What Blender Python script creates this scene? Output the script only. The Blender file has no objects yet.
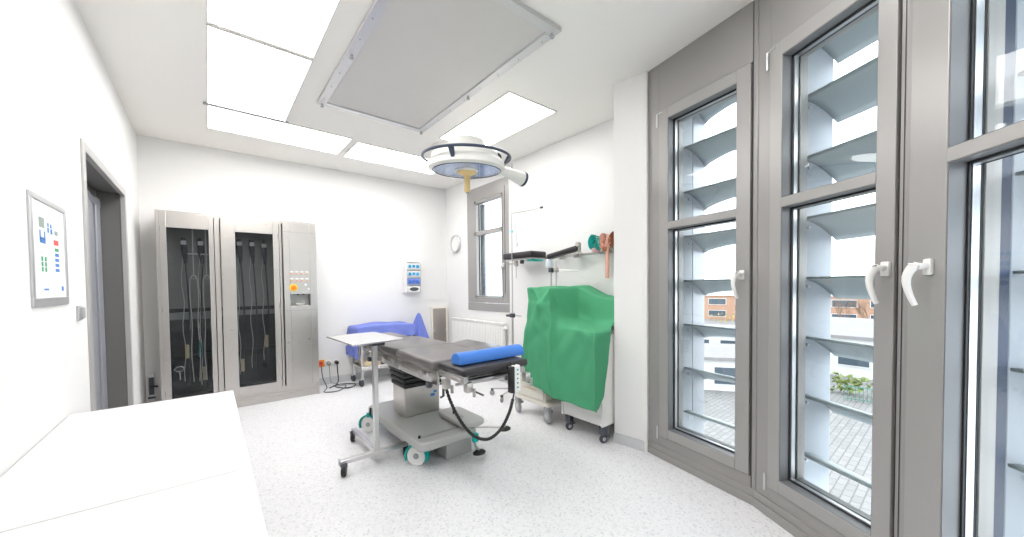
import bpy, bmesh, math, random
from mathutils import Vector, Matrix
random.seed(4)
C = bpy.context.scene.collection
PI = math.pi
R = math.radians

# ------------------------------------------------------------------ materials
MATS = {}
def mat(name, col, rough=.5, metal=0, spec=.5, bump=None, vary=None, emit=None, coat=0, brushed=None):
    m = bpy.data.materials.new(name); m.use_nodes = True
    nt = m.node_tree; b = nt.nodes['Principled BSDF']
    c = (*col, 1)
    b.inputs['Base Color'].default_value = c
    b.inputs['Roughness'].default_value = rough
    b.inputs['Metallic'].default_value = metal
    b.inputs['Specular IOR Level'].default_value = spec
    b.inputs['Coat Weight'].default_value = coat
    tc = nt.nodes.new('ShaderNodeTexCoord')
    if vary:
        sc, amt = vary
        n = nt.nodes.new('ShaderNodeTexNoise'); n.inputs['Scale'].default_value = sc; n.inputs['Detail'].default_value = 4
        nt.links.new(tc.outputs['Object'], n.inputs['Vector'])
        mx = nt.nodes.new('ShaderNodeMix'); mx.data_type = 'RGBA'
        mx.inputs[6].default_value = tuple(v * (1 - amt) for v in col) + (1,)
        mx.inputs[7].default_value = tuple(min(1, v * (1 + amt)) for v in col) + (1,)
        nt.links.new(n.outputs['Fac'], mx.inputs[0]); nt.links.new(mx.outputs[2], b.inputs['Base Color'])
    if brushed:
        mp = nt.nodes.new('ShaderNodeMapping'); mp.inputs['Scale'].default_value = brushed
        n = nt.nodes.new('ShaderNodeTexNoise'); n.inputs['Scale'].default_value = 6; n.inputs['Detail'].default_value = 3
        nt.links.new(tc.outputs['Object'], mp.inputs['Vector']); nt.links.new(mp.outputs[0], n.inputs['Vector'])
        mr = nt.nodes.new('ShaderNodeMapRange'); mr.inputs[3].default_value = rough * .75; mr.inputs[4].default_value = rough * 1.3
        nt.links.new(n.outputs['Fac'], mr.inputs[0]); nt.links.new(mr.outputs[0], b.inputs['Roughness'])
    if bump:
        sc, st = bump
        n = nt.nodes.new('ShaderNodeTexNoise'); n.inputs['Scale'].default_value = sc; n.inputs['Detail'].default_value = 5
        nt.links.new(tc.outputs['Object'], n.inputs['Vector'])
        bp = nt.nodes.new('ShaderNodeBump'); bp.inputs['Strength'].default_value = st; bp.inputs['Distance'].default_value = .01
        nt.links.new(n.outputs['Fac'], bp.inputs['Height']); nt.links.new(bp.outputs[0], b.inputs['Normal'])
    if emit:
        b.inputs['Emission Color'].default_value = (*emit[0], 1); b.inputs['Emission Strength'].default_value = emit[1]
    MATS[name] = m
    return m

wall_m = mat('painted_plaster', (.81, .805, .797), .75, bump=(60, .04))
ceil_m = mat('ceiling_paint', (.87, .85, .82), .8, bump=(40, .03))
skirt_m = mat('skirting_vinyl', (.62, .62, .64), .5, vary=(80, .12))
facade_m = mat('facade_grey_lacquer', (.32, .308, .30), .38, metal=.25, bump=(120, .02))
facade_lt = mat('sash_grey_lacquer', (.36, .348, .338), .33, metal=.25, bump=(120, .02))
reveal_m = mat('anodised_reveal', (.20, .205, .215), .4, metal=.2)
black_m = mat('black_rubber', (.012, .012, .013), .5)
gasket_m = mat('gasket', (.02, .02, .022), .4)
spacer_m = mat('glazing_spacer', (.55, .56, .58), .3, metal=.8)
steel_m = mat('brushed_steel', (.56, .535, .51), .3, metal=1, brushed=(2, 2, 40))
steel_dk = mat('cabinet_liner_steel', (.42, .42, .41), .4, metal=.6)
chrome_m = mat('chrome', (.8, .8, .8), .12, metal=1)
alu_m = mat('aluminium', (.62, .62, .63), .35, metal=.7)
ltsteel_m = mat('satin_steel_tube', (.60, .59, .59), .28, metal=.9)
wht_m = mat('white_lacquer', (.82, .81, .79), .35)
wht2_m = mat('ivory_plastic', (.80, .76, .69), .4)
desk_m = mat('white_laminate', (.70, .70, .70), .45)
pad_m = mat('dark_upholstery', (.018, .015, .018), .4, bump=(200, .05), coat=.05)
padgrey_m = mat('grey_upholstery', (.125, .112, .112), .36, bump=(200, .05), coat=.2)
blue_m = mat('blue_vinyl', (.045, .19, .62), .4, bump=(150, .03))
lilac_m = mat('lilac_blue_cloth', (.16, .21, .60), .8, bump=(60, .1))
green_m = mat('green_cloth', (.065, .33, .165), .85, bump=(300, .08))
teal_m = mat('teal_plastic', (.0, .42, .37), .4)
base_m = mat('grey_base_cover', (.47, .47, .46), .35, metal=.15)
grey_pl = mat('grey_plastic', (.35, .36, .37), .45)
dkgrey_m = mat('dark_grey_plastic', (.06, .065, .08), .4)
navy_m = mat('navy_rail', (.035, .05, .09), .4)
lampw_m = mat('lamp_white', (.82, .81, .77), .35)
refl_m = mat('lamp_reflector', (.60, .70, .88), .25, metal=.35)
yellow_m = mat('sterile_handle_yellow', (.78, .58, .26), .5)
orange_m = mat('orange_plastic', (.9, .28, .02), .4)
yel2_m = mat('switch_yellow', (.95, .65, .05), .4)
red_m = mat('red_plastic', (.75, .05, .04), .4)
tan_m = mat('tan_tag', (.72, .60, .40), .6)
brown_m = mat('brown_leather_strap', (.36, .13, .06), .6)
salmon_m = mat('salmon_strap', (.78, .42, .33), .7)
paper_m = mat('paper', (.86, .88, .88), .6)
doorgrey_m = mat('door_frame_grey', (.36, .375, .41), .35, metal=.3)
doorlt_m = mat('door_frame_light', (.46, .45, .44), .4, metal=.2)
doordk_m = mat('door_dark_panel', (.17, .165, .16), .4, metal=.2)
louvre_m = mat('louvre_grey', (.33, .37, .38), .5, metal=.1)
fin_m = mat('fin_white', (.36, .39, .43), .5)
cyan_m = mat('cyan_packaging', (.02, .33, .72), .5, vary=(60, .6))
blue2_m = mat('blue_packaging', (.06, .18, .6), .5, vary=(60, .6))
lilpk_m = mat('lilac_packaging', (.22, .30, .75), .5, vary=(60, .5))
mark_green = mat('print_green', (.06, .35, .18), .6)
mark_blue = mat('print_blue', (.05, .22, .62), .6)
mark_red = mat('print_red', (.75, .08, .07), .6)
mark_grey = mat('print_grey', (.30, .36, .32), .6)
mark_lt = mat('print_pale', (.62, .68, .74), .6)
frost_m = mat('frosted_screen', (.60, .585, .575), .55, bump=(8, .05), vary=(1.2, .03))
lamp_m = mat('light_diffuser', (.9, .9, .9), .5, emit=((1, .985, .965), 6.0))
shelf_m = mat('tray_steel', (.70, .69, .68), .25, metal=.9)

def floor_mat():
    m = bpy.data.materials.new('speckled_vinyl'); m.use_nodes = True
    nt = m.node_tree; b = nt.nodes['Principled BSDF']; N = nt.nodes.new; L = nt.links.new
    tc = N('ShaderNodeTexCoord')
    v = N('ShaderNodeTexVoronoi'); v.inputs['Scale'].default_value = 95; L(tc.outputs['Object'], v.inputs['Vector'])
    r = N('ShaderNodeValToRGB'); r.color_ramp.interpolation = 'CONSTANT'
    e = r.color_ramp.elements; e[0].position = 0; e[0].color = (.76, .75, .77, 1)
    for p, c in ((.34, (.62, .64, .67)), (.44, (.82, .825, .83)), (.70, (.66, .68, .71)), (.77, (.80, .805, .815)), (.93, (.50, .52, .55))):
        x = e.new(p); x.color = (*c, 1)
    e[-1].position = .95; e[-1].color = (.46, .48, .51, 1)
    sp = N('ShaderNodeSeparateColor'); L(v.outputs['Color'], sp.inputs[0]); L(sp.outputs[0], r.inputs[0])
    n = N('ShaderNodeTexNoise'); n.inputs['Scale'].default_value = 140; L(tc.outputs['Object'], n.inputs['Vector'])
    mx = N('ShaderNodeMix'); mx.data_type = 'RGBA'; L(n.outputs['Fac'], mx.inputs[0])
    L(r.outputs[0], mx.inputs[6]); mx.inputs[7].default_value = (.78, .77, .79, 1)
    L(mx.outputs[2], b.inputs['Base Color']); b.inputs['Roughness'].default_value = .42
    return m
floor_m = floor_mat()

def glass_mat(name, tint, refl=1.0):
    m = bpy.data.materials.new(name); m.use_nodes = True
    nt = m.node_tree; nt.nodes.clear(); N = nt.nodes.new; L = nt.links.new
    o = N('ShaderNodeOutputMaterial'); t = N('ShaderNodeBsdfTransparent'); t.inputs[0].default_value = (*tint, 1)
    g = N('ShaderNodeBsdfGlossy'); g.inputs['Roughness'].default_value = .02
    f = N('ShaderNodeLayerWeight'); f.inputs['Blend'].default_value = .5
    pw = N('ShaderNodeMath'); pw.operation = 'POWER'; pw.inputs[1].default_value = 5; L(f.outputs['Facing'], pw.inputs[0])
    mm = N('ShaderNodeMath'); mm.operation = 'MULTIPLY_ADD'; mm.inputs[1].default_value = .9 * refl; mm.inputs[2].default_value = .04 * refl; L(pw.outputs[0], mm.inputs[0])
    mx = N('ShaderNodeMixShader'); L(mm.outputs[0], mx.inputs[0]); L(t.outputs[0], mx.inputs[1]); L(g.outputs[0], mx.inputs[2]); L(mx.outputs[0], o.inputs[0])
    return m
glass_m = glass_mat('window_glass', (.93, .96, .96), .9)
cabglass_m = glass_mat('cabinet_glass', (.72, .735, .745), .7)

def brick_mat(name, a, b_, mortar, scale, w=.5, h=.25, rough=.8):
    m = bpy.data.materials.new(name); m.use_nodes = True
    nt = m.node_tree; b = nt.nodes['Principled BSDF']; N = nt.nodes.new; L = nt.links.new
    tc = N('ShaderNodeTexCoord'); t = N('ShaderNodeTexBrick'); L(tc.outputs['Object'], t.inputs['Vector'])
    t.inputs['Color1'].default_value = (*a, 1); t.inputs['Color2'].default_value = (*b_, 1); t.inputs['Mortar'].default_value = (*mortar, 1)
    t.inputs['Scale'].default_value = scale; t.inputs['Brick Width'].default_value = w; t.inputs['Row Height'].default_value = h
    t.inputs['Mortar Size'].default_value = .02
    L(t.outputs['Color'], b.inputs['Base Color']); b.inputs['Roughness'].default_value = rough
    return m
setts_m = brick_mat('grey_setts', (.19, .183, .18), (.155, .15, .147), (.09, .088, .085), .8)
brickw_m = mat('brick_facade', (.36, .21, .14), .85, vary=(2, .25))
roof_m = mat('gravel_roof', (.19, .18, .178), .9, vary=(.8, .15))
extw_m = mat('exterior_white', (.5, .5, .5), .8)
extgl_m = mat('exterior_window', (.05, .07, .09), .2)
lawn_m = mat('lawn', (.16, .20, .06), .95, vary=(.5, .4))
dry_m = mat('dry_hedge', (.36, .27, .10), .95, vary=(.8, .4))
asph_m = mat('asphalt', (.30, .30, .31), .9, vary=(.3, .1))
bark_m = mat('bark', (.16, .11, .08), .9)
fence_m = mat('fence_green', (.05, .16, .12), .5)
car_m = mat('car_paint_blue', (.07, .12, .25), .25, coat=.6)

# ------------------------------------------------------------------ mesh builder
class MB:
    """Collects shapes given in the coordinates of frame F (a matrix), builds them as one mesh object."""
    def __init__(s, F=None): s.v = []; s.f = []; s.F = F or Matrix()
    def add(s, vs, fs):
        n = len(s.v); s.v += [Vector(p) for p in vs]; s.f += [tuple(i + n for i in q) for q in fs]; return s
    def box(s, x0, x1, y0, y1, z0, z1, M=None):
        x0, x1 = min(x0, x1), max(x0, x1); y0, y1 = min(y0, y1), max(y0, y1); z0, z1 = min(z0, z1), max(z0, z1)
        vs = [(x, y, z) for z in (z0, z1) for x, y in ((x0, y0), (x1, y0), (x1, y1), (x0, y1))]
        if M: vs = [M @ Vector(p) for p in vs]
        return s.add(vs, [(0, 3, 2, 1), (4, 5, 6, 7), (0, 1, 5, 4), (1, 2, 6, 5), (2, 3, 7, 6), (3, 0, 4, 7)])
    def rbox(s, x0, x1, y0, y1, z0, z1, r=.02, k=3, M=None):
        """box with edges rounded all round (bevelled with bmesh)"""
        bm = bmesh.new(); t = MB().box(x0, x1, y0, y1, z0, z1)
        vv = [bm.verts.new(p) for p in t.v]; [bm.faces.new([vv[i] for i in q]) for q in t.f]
        bmesh.ops.bevel(bm, geom=bm.edges[:], offset=r, segments=k, affect='EDGES', profile=.5)
        bm.verts.index_update()
        vs = [(M @ p.co) if M else p.co.copy() for p in bm.verts]; fs = [tuple(q.index for q in f.verts) for f in bm.faces]
        bm.free(); return s.add(vs, fs)
    def prism(s, pts, z0, z1, M=None):
        """polygon in xy extruded along z"""
        n = len(pts); vs = [(x, y, z0) for x, y in pts] + [(x, y, z1) for x, y in pts]
        if M: vs = [M @ Vector(p) for p in vs]
        return s.add(vs, [tuple(range(n))[::-1], tuple(range(n, 2 * n))] + [(i, (i + 1) % n, n + (i + 1) % n, n + i) for i in range(n)])
    def lathe(s, prof, c=(0, 0, 0), n=24, M=None, caps=True):
        """profile [(r,z)...] turned about z"""
        vs = []; fs = []; m = len(prof)
        for r, z in prof:
            for k in range(n):
                a = 2 * PI * k / n; vs.append((c[0] + r * math.cos(a), c[1] + r * math.sin(a), c[2] + z))
        for j in range(m - 1):
            for k in range(n):
                k2 = (k + 1) % n; fs.append((j * n + k, j * n + k2, (j + 1) * n + k2, (j + 1) * n + k))
        if caps: fs += [tuple(range(n))[::-1], tuple(range((m - 1) * n, m * n))]
        if M: vs = [M @ Vector(p) for p in vs]
        return s.add(vs, fs)
    def tube(s, pts, r, n=10, closed=False):
        pts = [Vector(p) for p in pts]; m = len(pts); rr = r if isinstance(r, (list, tuple)) else [r] * m
        vs = []; fs = []; prev = None
        for i, p in enumerate(pts):
            if closed: d = pts[(i + 1) % m] - pts[i - 1]
            else: d = (pts[min(i + 1, m - 1)] - pts[max(i - 1, 0)])
            d.normalize()
            if prev is None:
                up = Vector((0, 0, 1)) if abs(d.z) < .9 else Vector((1, 0, 0))
                a = d.cross(up).normalized()
            else:
                a = (prev - d * prev.dot(d)).normalized()
            b = d.cross(a); prev = a
            for k in range(n):
                t = 2 * PI * k / n; vs.append(p + (a * math.cos(t) + b * math.sin(t)) * rr[i])
        for i in range(m if closed else m - 1):
            i2 = (i + 1) % m
            for k in range(n):
                k2 = (k + 1) % n; fs.append((i * n + k, i * n + k2, i2 * n + k2, i2 * n + k))
        if not closed: fs += [tuple(range(n))[::-1], tuple(range((m - 1) * n, m * n))]
        return s.add(vs, fs)
    def grid(s, G, flip=False):
        h = len(G); w = len(G[0]); vs = [p for row in G for p in row]
        fs = [(j * w + i, j * w + i + 1, (j + 1) * w + i + 1, (j + 1) * w + i) for j in range(h - 1) for i in range(w - 1)]
        return s.add(vs, [q[::-1] for q in fs] if flip else fs)
    def build(s, name, m, parent=None, bevel=0, smooth=True, solid=0, sub=0, seg=2):
        me = bpy.data.meshes.new(name)
        Pinv = parent.matrix_world.inverted() if parent is not None else Matrix()
        W = Pinv @ s.F
        if parent is None and s.F == Matrix() and s.v:      # origin at the base of a single-mesh thing
            xs = [p.x for p in s.v]; ys = [p.y for p in s.v]; zs = [p.z for p in s.v]
            L = Vector(((min(xs) + max(xs)) / 2, (min(ys) + max(ys)) / 2, min(zs))); W = Matrix.Translation(-L)
        else: L = None
        me.from_pydata([W @ p for p in s.v], [], s.f); me.validate(); me.update()
        bm = bmesh.new(); bm.from_mesh(me); bmesh.ops.recalc_face_normals(bm, faces=bm.faces[:]); bm.to_mesh(me); bm.free()
        me.materials.append(m)
        o = bpy.data.objects.new(name, me); C.objects.link(o)
        if L is not None: o.location = L; o.matrix_world = Matrix.Translation(L)
        if parent is not None:
            o.parent = parent; o.matrix_world = parent.matrix_world.copy()
        if solid:
            md = o.modifiers.new('solid', 'SOLIDIFY'); md.thickness = solid; md.offset = 0
        if bevel:
            md = o.modifiers.new('bevel', 'BEVEL'); md.width = bevel; md.segments = seg; md.limit_method = 'ANGLE'; md.angle_limit = R(50)
        if sub:
            md = o.modifiers.new('sub', 'SUBSURF'); md.levels = sub; md.render_levels = sub
        if smooth:
            for p in me.polygons: p.use_smooth = True
            try: me.set_sharp_from_angle(angle=R(38))
            except Exception: pass
        return o

def tag(o, label=None, cat=None, group=None, kind=None):
    if label: o['label'] = label
    if cat: o['category'] = cat
    if group: o['group'] = group
    if kind: o['kind'] = kind
    return o
def thing(name, loc, label, cat, group=None, kind=None, rz=0, M=None):
    o = bpy.data.objects.new(name, None); C.objects.link(o)
    W = M if M is not None else Matrix.Translation(Vector(loc)) @ Matrix.Rotation(rz, 4, 'Z')
    o.matrix_world = W; o.empty_display_size = .1
    return tag(o, label, cat, group, kind)
def copy_tree(o, parent=None):
    c = o.copy(); C.objects.link(c)
    if parent is not None: c.parent = parent
    for ch in list(o.children): copy_tree(ch, c)
    return c
def label(o, txt): o['label'] = txt; return o
def axis_matrix(p, d):
    """matrix that turns local z to direction d at point p"""
    return Matrix.Translation(Vector(p)) @ Vector(d).to_track_quat('Z', 'Y').to_matrix().to_4x4()

# ------------------------------------------------------------------ room dimensions (metres)
ZC = 3.03; XL = -.56; YB = 5.64; XR = 3.19
D13, D31, D49 = R(13), R(31), R(49)
def seg_frame(E, az):   # x along the wall towards the viewer, y outward, z up
    return Matrix(((-math.sin(az), math.cos(az), 0, E[0]), (-math.cos(az), -math.sin(az), 0, E[1]), (0, 0, 1, 0), (0, 0, 0, 1)))
E0 = (2.7235, 1.608); W1, W2, W3 = .86, .753, .86
E1 = (E0[0] - W1 * math.sin(D13), E0[1] - W1 * math.cos(D13))
E2 = (E1[0] - W2 * math.sin(D31), E1[1] - W2 * math.cos(D31))
E3 = (E2[0] - W3 * math.sin(D49), E2[1] - W3 * math.cos(D49))
F1, F2, F3 = seg_frame(E0, D13), seg_frame(E1, D31), seg_frame(E2, D49)

def st(name, mb, m, lab, cat, **k):
    return tag(mb.build(name, m, **k), lab, cat, kind='structure')

inner = [(XL, YB), (XR, YB), (XR, 1.86), (2.66, 1.86), (2.69, 1.60), E0, E1, E2, E3, (E3[0] - .6, -1.2), (XL, -1.2)]
outerpoly = [(XL - .3, YB + .25), (XR + .3, YB + .25), (XR + .3, 1.70), (E0[0] + .12, E0[1]), (E1[0] + .12, E1[1] - .03), (E2[0] + .10, E2[1] - .07), (E3[0] + .05, E3[1] - .1), (E3[0] - .5, -1.4), (XL - .3, -1.4)]
st('floor', MB().prism(outerpoly, -.2, 0), floor_m, 'pale grey speckled vinyl floor of the operating room', 'floor', smooth=False)
st('ceiling', MB().prism(outerpoly, ZC, ZC + .2), ceil_m, 'plain off-white ceiling above the operating table', 'ceiling', smooth=False)

# left wall with door opening y 3.30..4.70, z 0..2.22
DY0, DY1, DZ = 3.30, 4.69, 2.215
w = MB(); X0 = XL - .30
w.box(X0, XL, -1.4, DY0, 0, ZC).box(X0, XL, DY1, YB, 0, ZC).box(X0, XL, DY0, DY1, DZ, ZC)
st('wall_left', w, wall_m, 'long white wall on the left holding the door and the framed notice', 'wall', smooth=False)
st('wall_back', MB().box(XL - .3, XR + .3, YB, YB + .25, 0, ZC), wall_m, 'white wall behind the steel cabinet', 'wall', smooth=False)
WY0, WY1, WZ0, WZ1 = 3.92, 4.955, .99, 2.86
w = MB(); w.box(XR, XR + .3, 1.70, WY0, 0, ZC).box(XR, XR + .3, WY1, YB, 0, ZC).box(XR, XR + .3, WY0, WY1, 0, WZ0).box(XR, XR + .3, WY0, WY1, WZ1, ZC)
st('wall_right', w, wall_m, 'white wall behind the green draped trolleys with the small window', 'wall', smooth=False)
st('wall_pillar', MB().prism([(2.66, 1.86), (2.69, 1.60), (2.7235, 1.608), (2.85, 1.608), (XR, 1.70), (XR, 1.86)], 0, ZC), wall_m, 'white wall pier projecting beside the grey window front', 'wall', smooth=False)
w = MB(); w.prism([(XL - .3, -1.2), (E3[0] - .6, -1.2), (E3[0], E3[1]), (E3[0] + .05, E3[1] - .1), (E3[0] - .5, -1.4), (XL - .3, -1.4)], 0, ZC)
st('wall_front', w, wall_m, 'white wall closing the room behind the camera', 'wall', smooth=False)
# skirtings
w = MB(); w.box(1.06, XR, YB - .008, YB, 0, .10); st('baseboard_back', w, skirt_m, 'low speckled grey skirting under the back wall', 'skirting', smooth=False)
w = MB(); w.box(XR - .008, XR, 1.87, YB - .01, 0, .10); st('baseboard_right', w, skirt_m, 'low speckled grey skirting behind the trolleys', 'skirting', smooth=False)
w = MB(); w.prism([(2.652, 1.865), (2.682, 1.598), (2.69, 1.598), (2.66, 1.865)], 0, .085); st('baseboard_pillar', w, skirt_m, 'low grey skirting at the foot of the white wall pier', 'skirting', smooth=False)
st('trim_1', MB().prism([(2.684, 1.612), (2.692, 1.575), (2.716, 1.575), (2.724, 1.606)], 0, ZC), wht_m, 'slim white corner strip between the pier and the grey window front', 'trim', smooth=False)

# ------------------------------------------------------------------ window front: three tall grey casements
def facade_window(F, W, idx, lab, hand, t0=.15, t1=.83, gl0=None, gl1=None, ht=None):
    root = thing('window_%d' % idx, None, lab, 'window', kind='structure', M=F)
    # fixed frame: ring around the sash
    f = MB(F); zb, zt = .175, 2.668
    f.box(0, t0 - .006, 0, .11, 0, ZC).box(t1 + .006, W, 0, .11, 0, ZC)
    f.box(t0 - .006, t1 + .006, 0, .11, 0, zb - .006).box(t0 - .006, t1 + .006, 0, .11, zt + .006, ZC)
    f.build('window_frame', facade_m, root, bevel=.002)
    # corner cover post filling the outer wedge
    s = MB(F); s.box(-.012, .012, -.006, .13, 0, ZC); s.build('corner_post', facade_m, root, bevel=.004)
    # dark joint line beside the post
    g = MB(F); g.box(t0 - .006, t0, .006, .03, zb, zt).box(t1, t1 + .006, .006, .03, zb, zt).box(t0, t1, .006, .03, zt, zt + .006).box(t0, t1, .006, .03, zb - .006, zb)
    g.box(W - .022, W - .018, -.001, .01, .02, ZC - .01)
    g.build('gasket', gasket_m, root, smooth=False)
    # sash ring
    g0, g1, gb, gt = gl0 or t0 + .08, gl1 or t1 - .085, .245, 2.59
    s = MB(F); yn, yo = -.012, .055
    s.box(t0, g0, yn, yo, zb, zt).box(g1, t1, yn, yo, zb, zt).box(g0, g1, yn, yo, zb, gb).box(g0, g1, yn, yo, gt, zt)
    s.box(g0, g1, yn, yo, 1.768, 1.818)
    sash = s.build('sash', facade_lt, root, bevel=.003)
    rv = MB(F)
    for (a, b) in ((gb, 1.768), (1.818, gt)):
        rv.box(g0, g0 + .003, -.008, .05, a, b).box(g1 - .003, g1, -.008, .05, a, b).box(g0, g1, -.008, .05, b - .003, b).box(g0, g1, -.008, .05, a, a + .003)
    rv.build('reveal_lining', reveal_m, root, smooth=False)
    # inner black bead + outer sash behind glass
    gk = MB(F)
    for (a, b) in ((gb, 1.768), (1.818, gt)):
        for (q, y0, y1) in ((.011, .046, .052), (.016, .078, .084)):
            gk.box(g0 + .003, g0 + q, y0, y1, a, b).box(g1 - q, g1 - .003, y0, y1, a, b).box(g0, g1, y0, y1, a, a + q).box(g0, g1, y0, y1, b - q, b)
    gk.build('glazing_bead', gasket_m, root, smooth=False)
    sp = MB(F)
    for (a, b) in ((gb, 1.768), (1.818, gt)):
        q = .014
        sp.box(g0, g0 + q, .054, .078, a, b).box(g1 - q, g1, .054, .078, a, b).box(g0, g1, .054, .078, a, a + q).box(g0, g1, .054, .078, b - q, b)
    sp.build('glazing_spacer', spacer_m, root, smooth=False)
    os_ = MB(F); q = .022
    for (a, b) in ((gb, 1.768), (1.818, gt)):
        os_.box(g0 - .02, g0 + q, .084, .13, a, b).box(g1 - q, g1 + .02, .084, .13, a, b)
    os_.box(g0 - .02, g1 + .02, .084, .13, gb - .03, gb + .012).box(g0 - .02, g1 + .02, .084, .13, gt - .012, gt + .03).box(g0, g1, .084, .13, 1.77, 1.816)
    os_.build('outer_sash', facade_m, root, bevel=.002)
    for (a, b) in ((gb, 1.768), (1.818, gt)):
        gl = MB(F); gl.box(g0 + .002, g1 - .002, .058, .062, a + .002, b - .002); gl.build('pane', glass_m, root, smooth=False)
    # low sill profile over the floor
    k = MB(F); k.box(.0, W, -.016, 0, 0, .055).box(0, W, -.008, 0, .055, .10); k.build('kerb', facade_m, root, bevel=.003)
    # hinges opposite the handle
    hx, sx = (t0 - .012, 1) if hand == 'R' else (t1 + .012, -1)
    for zz in (2.60, .20):
        h = MB(F); h.lathe([(.006, -.05), (.006, .05)], (hx, -.02, zz), 10)
        if zz > 1: h.box(hx, hx + .045 * sx, -.017, -.013, zz + .048, zz + .054)
        h.build('hinge', alu_m, root)
    # lever handle
    tx = ht or ((t1 - .043) if hand == 'R' else (t0 + .043)); sg = -1 if hand == 'R' else 1
    h = MB(F); h.rbox(tx - .016, tx + .016, -.026, -.011, 1.375, 1.435, .005, 2)
    h.lathe([(.012, 0), (.012, .03)], M=axis_matrix((tx, -.024, 1.408), (0, -1, 0)))
    c = []
    for k in range(11):
        a = k / 10
        c.append((tx - .004 - .012 * math.sin(a * PI), -.050 - .026 * math.sin(.25 + a * PI * .85), 1.412 - .150 * a ** 1.1 + .012 * math.sin(a * PI)))
    h.tube([(tx, -.050, 1.408)] + c, [.012, .014] + [.016 - .008 * (k / 10) for k in range(10)], 10)
    h.build('handle', wht_m, root)
    lk = MB(F); lk.lathe([(.004, 0), (.004, .02)], M=axis_matrix((tx, -.062, 1.418), (0, -1, 0))); lk.build('lock', chrome_m, root)
    return root
facade_window(F1, W1, 1, 'tall grey metal casement nearest the white pier, with transom and white lever', 'R')
facade_window(F2, W2, 2, 'tall grey metal casement in the middle of the window front, handle on its right', 'R', .105, .712, .180, .642, .687)
facade_window(F3, W3, 3, 'grey metal casement at the right edge of the picture, handle on its left', 'L', .012, .80, .158, .71, .105)

# ------------------------------------------------------------------ exterior louvres: curved blades between fins
heights = [.33, .68, 1.03, 1.38, 1.73, 2.08, 2.43, 2.78]
def louvre_bank(F, t0, t1, fins, arch, lab, n1=.50):
    root = thing('sun_louvre', None, lab, 'sun louvre', 'sun louvres outside the window front', M=F)
    n0, drop = .245, .12
    for z in heights:
        b = MB(F); G = []
        for j in range(9):
            v = j / 8; row = []
            for i in range(17):
                u = i / 16; t = t0 + (t1 - t0) * u
                e = min(u, 1 - u) * (t1 - t0)
                deep = 1 - arch * min(1, (e / .25)) ** .6          # outer edge arches inward away from the fins
                vv = v * deep
                row.append((t, n0 + (n1 - n0) * vv, z - drop * vv ** 1.4 + .015 * math.sin(vv * PI)))
            G.append(row)
        b.grid(G); b.build('blade', louvre_m, root, solid=.012)
    for t, th, nf in fins:
        b = MB(F); b.box(t - th, t, .235, nf, .0, 3.3); o = b.build('fin', fin_m, root, bevel=.006); b = MB(F); b.box(t - .012, t + .002, .19, .233, 0, 3.3); b.build('guide_rail', navy_m, root)
        for z in heights:
            br = MB(F); br.lathe([(.007, 0), (.007, .012)], M=axis_matrix((t, .30, z - .05), (1, 0, 0)), n=8); br.build('bolt', alu_m, o)
    if arch > .1:
        b = MB(F); b.box(fins[0][0] - .05, fins[0][0], .352, .50, 0, 3.3); b.build('post', doorgrey_m, root, bevel=.006)
    return root
louvre_bank(F1, .17, .88, [(.165, .05, .35), (.93, .03, .5)], .20, 'white fins and curved grey blades of the sun louvre outside the window nearest the pier')
louvre_bank(F2, .05, .74, [(.05, .03, .47)], .0, 'white fin and curved grey blades of the sun louvre outside the middle casement')
louvre_bank(F3, .10, .66, [(.10, .035, .55)], .06, 'white fins and grey blades of the sun louvre outside the right edge window')

# ------------------------------------------------------------------ small window on right wall
def back_window():
    F = Matrix(((0, 1, 0, XR), (-1, 0, 0, WY1), (0, 0, 1, 0), (0, 0, 0, 1)))   # x along wall toward viewer, y outward
    root = thing('window_4', None, 'narrow grey framed window above the radiator beside the clock', 'window', kind='structure', M=F)
    W = WY1 - WY0
    f = MB(F); f.box(0, .20, -.008, .1, 1.11, WZ1).box(W - .13, W, -.008, .1, 1.11, WZ1).box(.20, W - .13, -.008, .1, 1.11, 1.19).box(.20, W - .13, -.008, .1, 2.66, WZ1)
    f.build('window_frame', facade_lt, root, bevel=.003)
    s = MB(F); a0, a1 = .205, W - .135
    s.box(a0, a0 + .05, -.014, .06, 1.195, 2.655).box(a1 - .02, a1, -.014, .06, 1.195, 2.655).box(a0, a1, -.014, .06, 1.195, 1.215).box(a0, a1, -.014, .06, 2.61, 2.655).box(a0, a1, -.014, .06, 2.13, 2.19)
    s.build('sash', facade_lt, root, bevel=.003)
    g = MB(F); g.box(W - .085, W - .075, -.010, .01, 1.25, 2.75); g.box(a0 + .05, a0 + .058, .035, .05, 1.215, 2.61); g.build('gasket', gasket_m, root, smooth=False)
    for (a, b) in ((1.215, 2.13), (2.19, 2.61)):
        p = MB(F); p.box(a0 + .04, a1 - .02, .04, .044, a, b); p.build('pane', glass_m, root, smooth=False)
    o = MB(F); o.box(a0, a0 + .11, .10, .14, 1.2, 2.62).box(.1, W - .05, .10, .14, 1.12, 1.2); o.build('outer_sash', doorgrey_m, root, bevel=.002)
    sl = MB(F); sl.box(0, W, -.012, .05, .99, 1.105); sl.build('window_sill', facade_lt, root, bevel=.004)
    h = MB(F); h.rbox(a1 + .01, a1 + .04, -.03, -.009, 1.62, 1.68, .004, 2); h.tube([(a1 + .025, -.035, 1.655), (a1 + .022, -.055, 1.64), (a1 + .02, -.055, 1.54)], [.01, .01, .007], 8); h.build('handle', wht_m, root)
    c = MB(F); c.box(a0 + .02, a1 + .0, .16, .3, .99, 1.05); 
    return root
back_window()
w = MB(); w.box(XR + .14, XR + .6, 5.35, 5.4, 0, 3.3)

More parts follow.
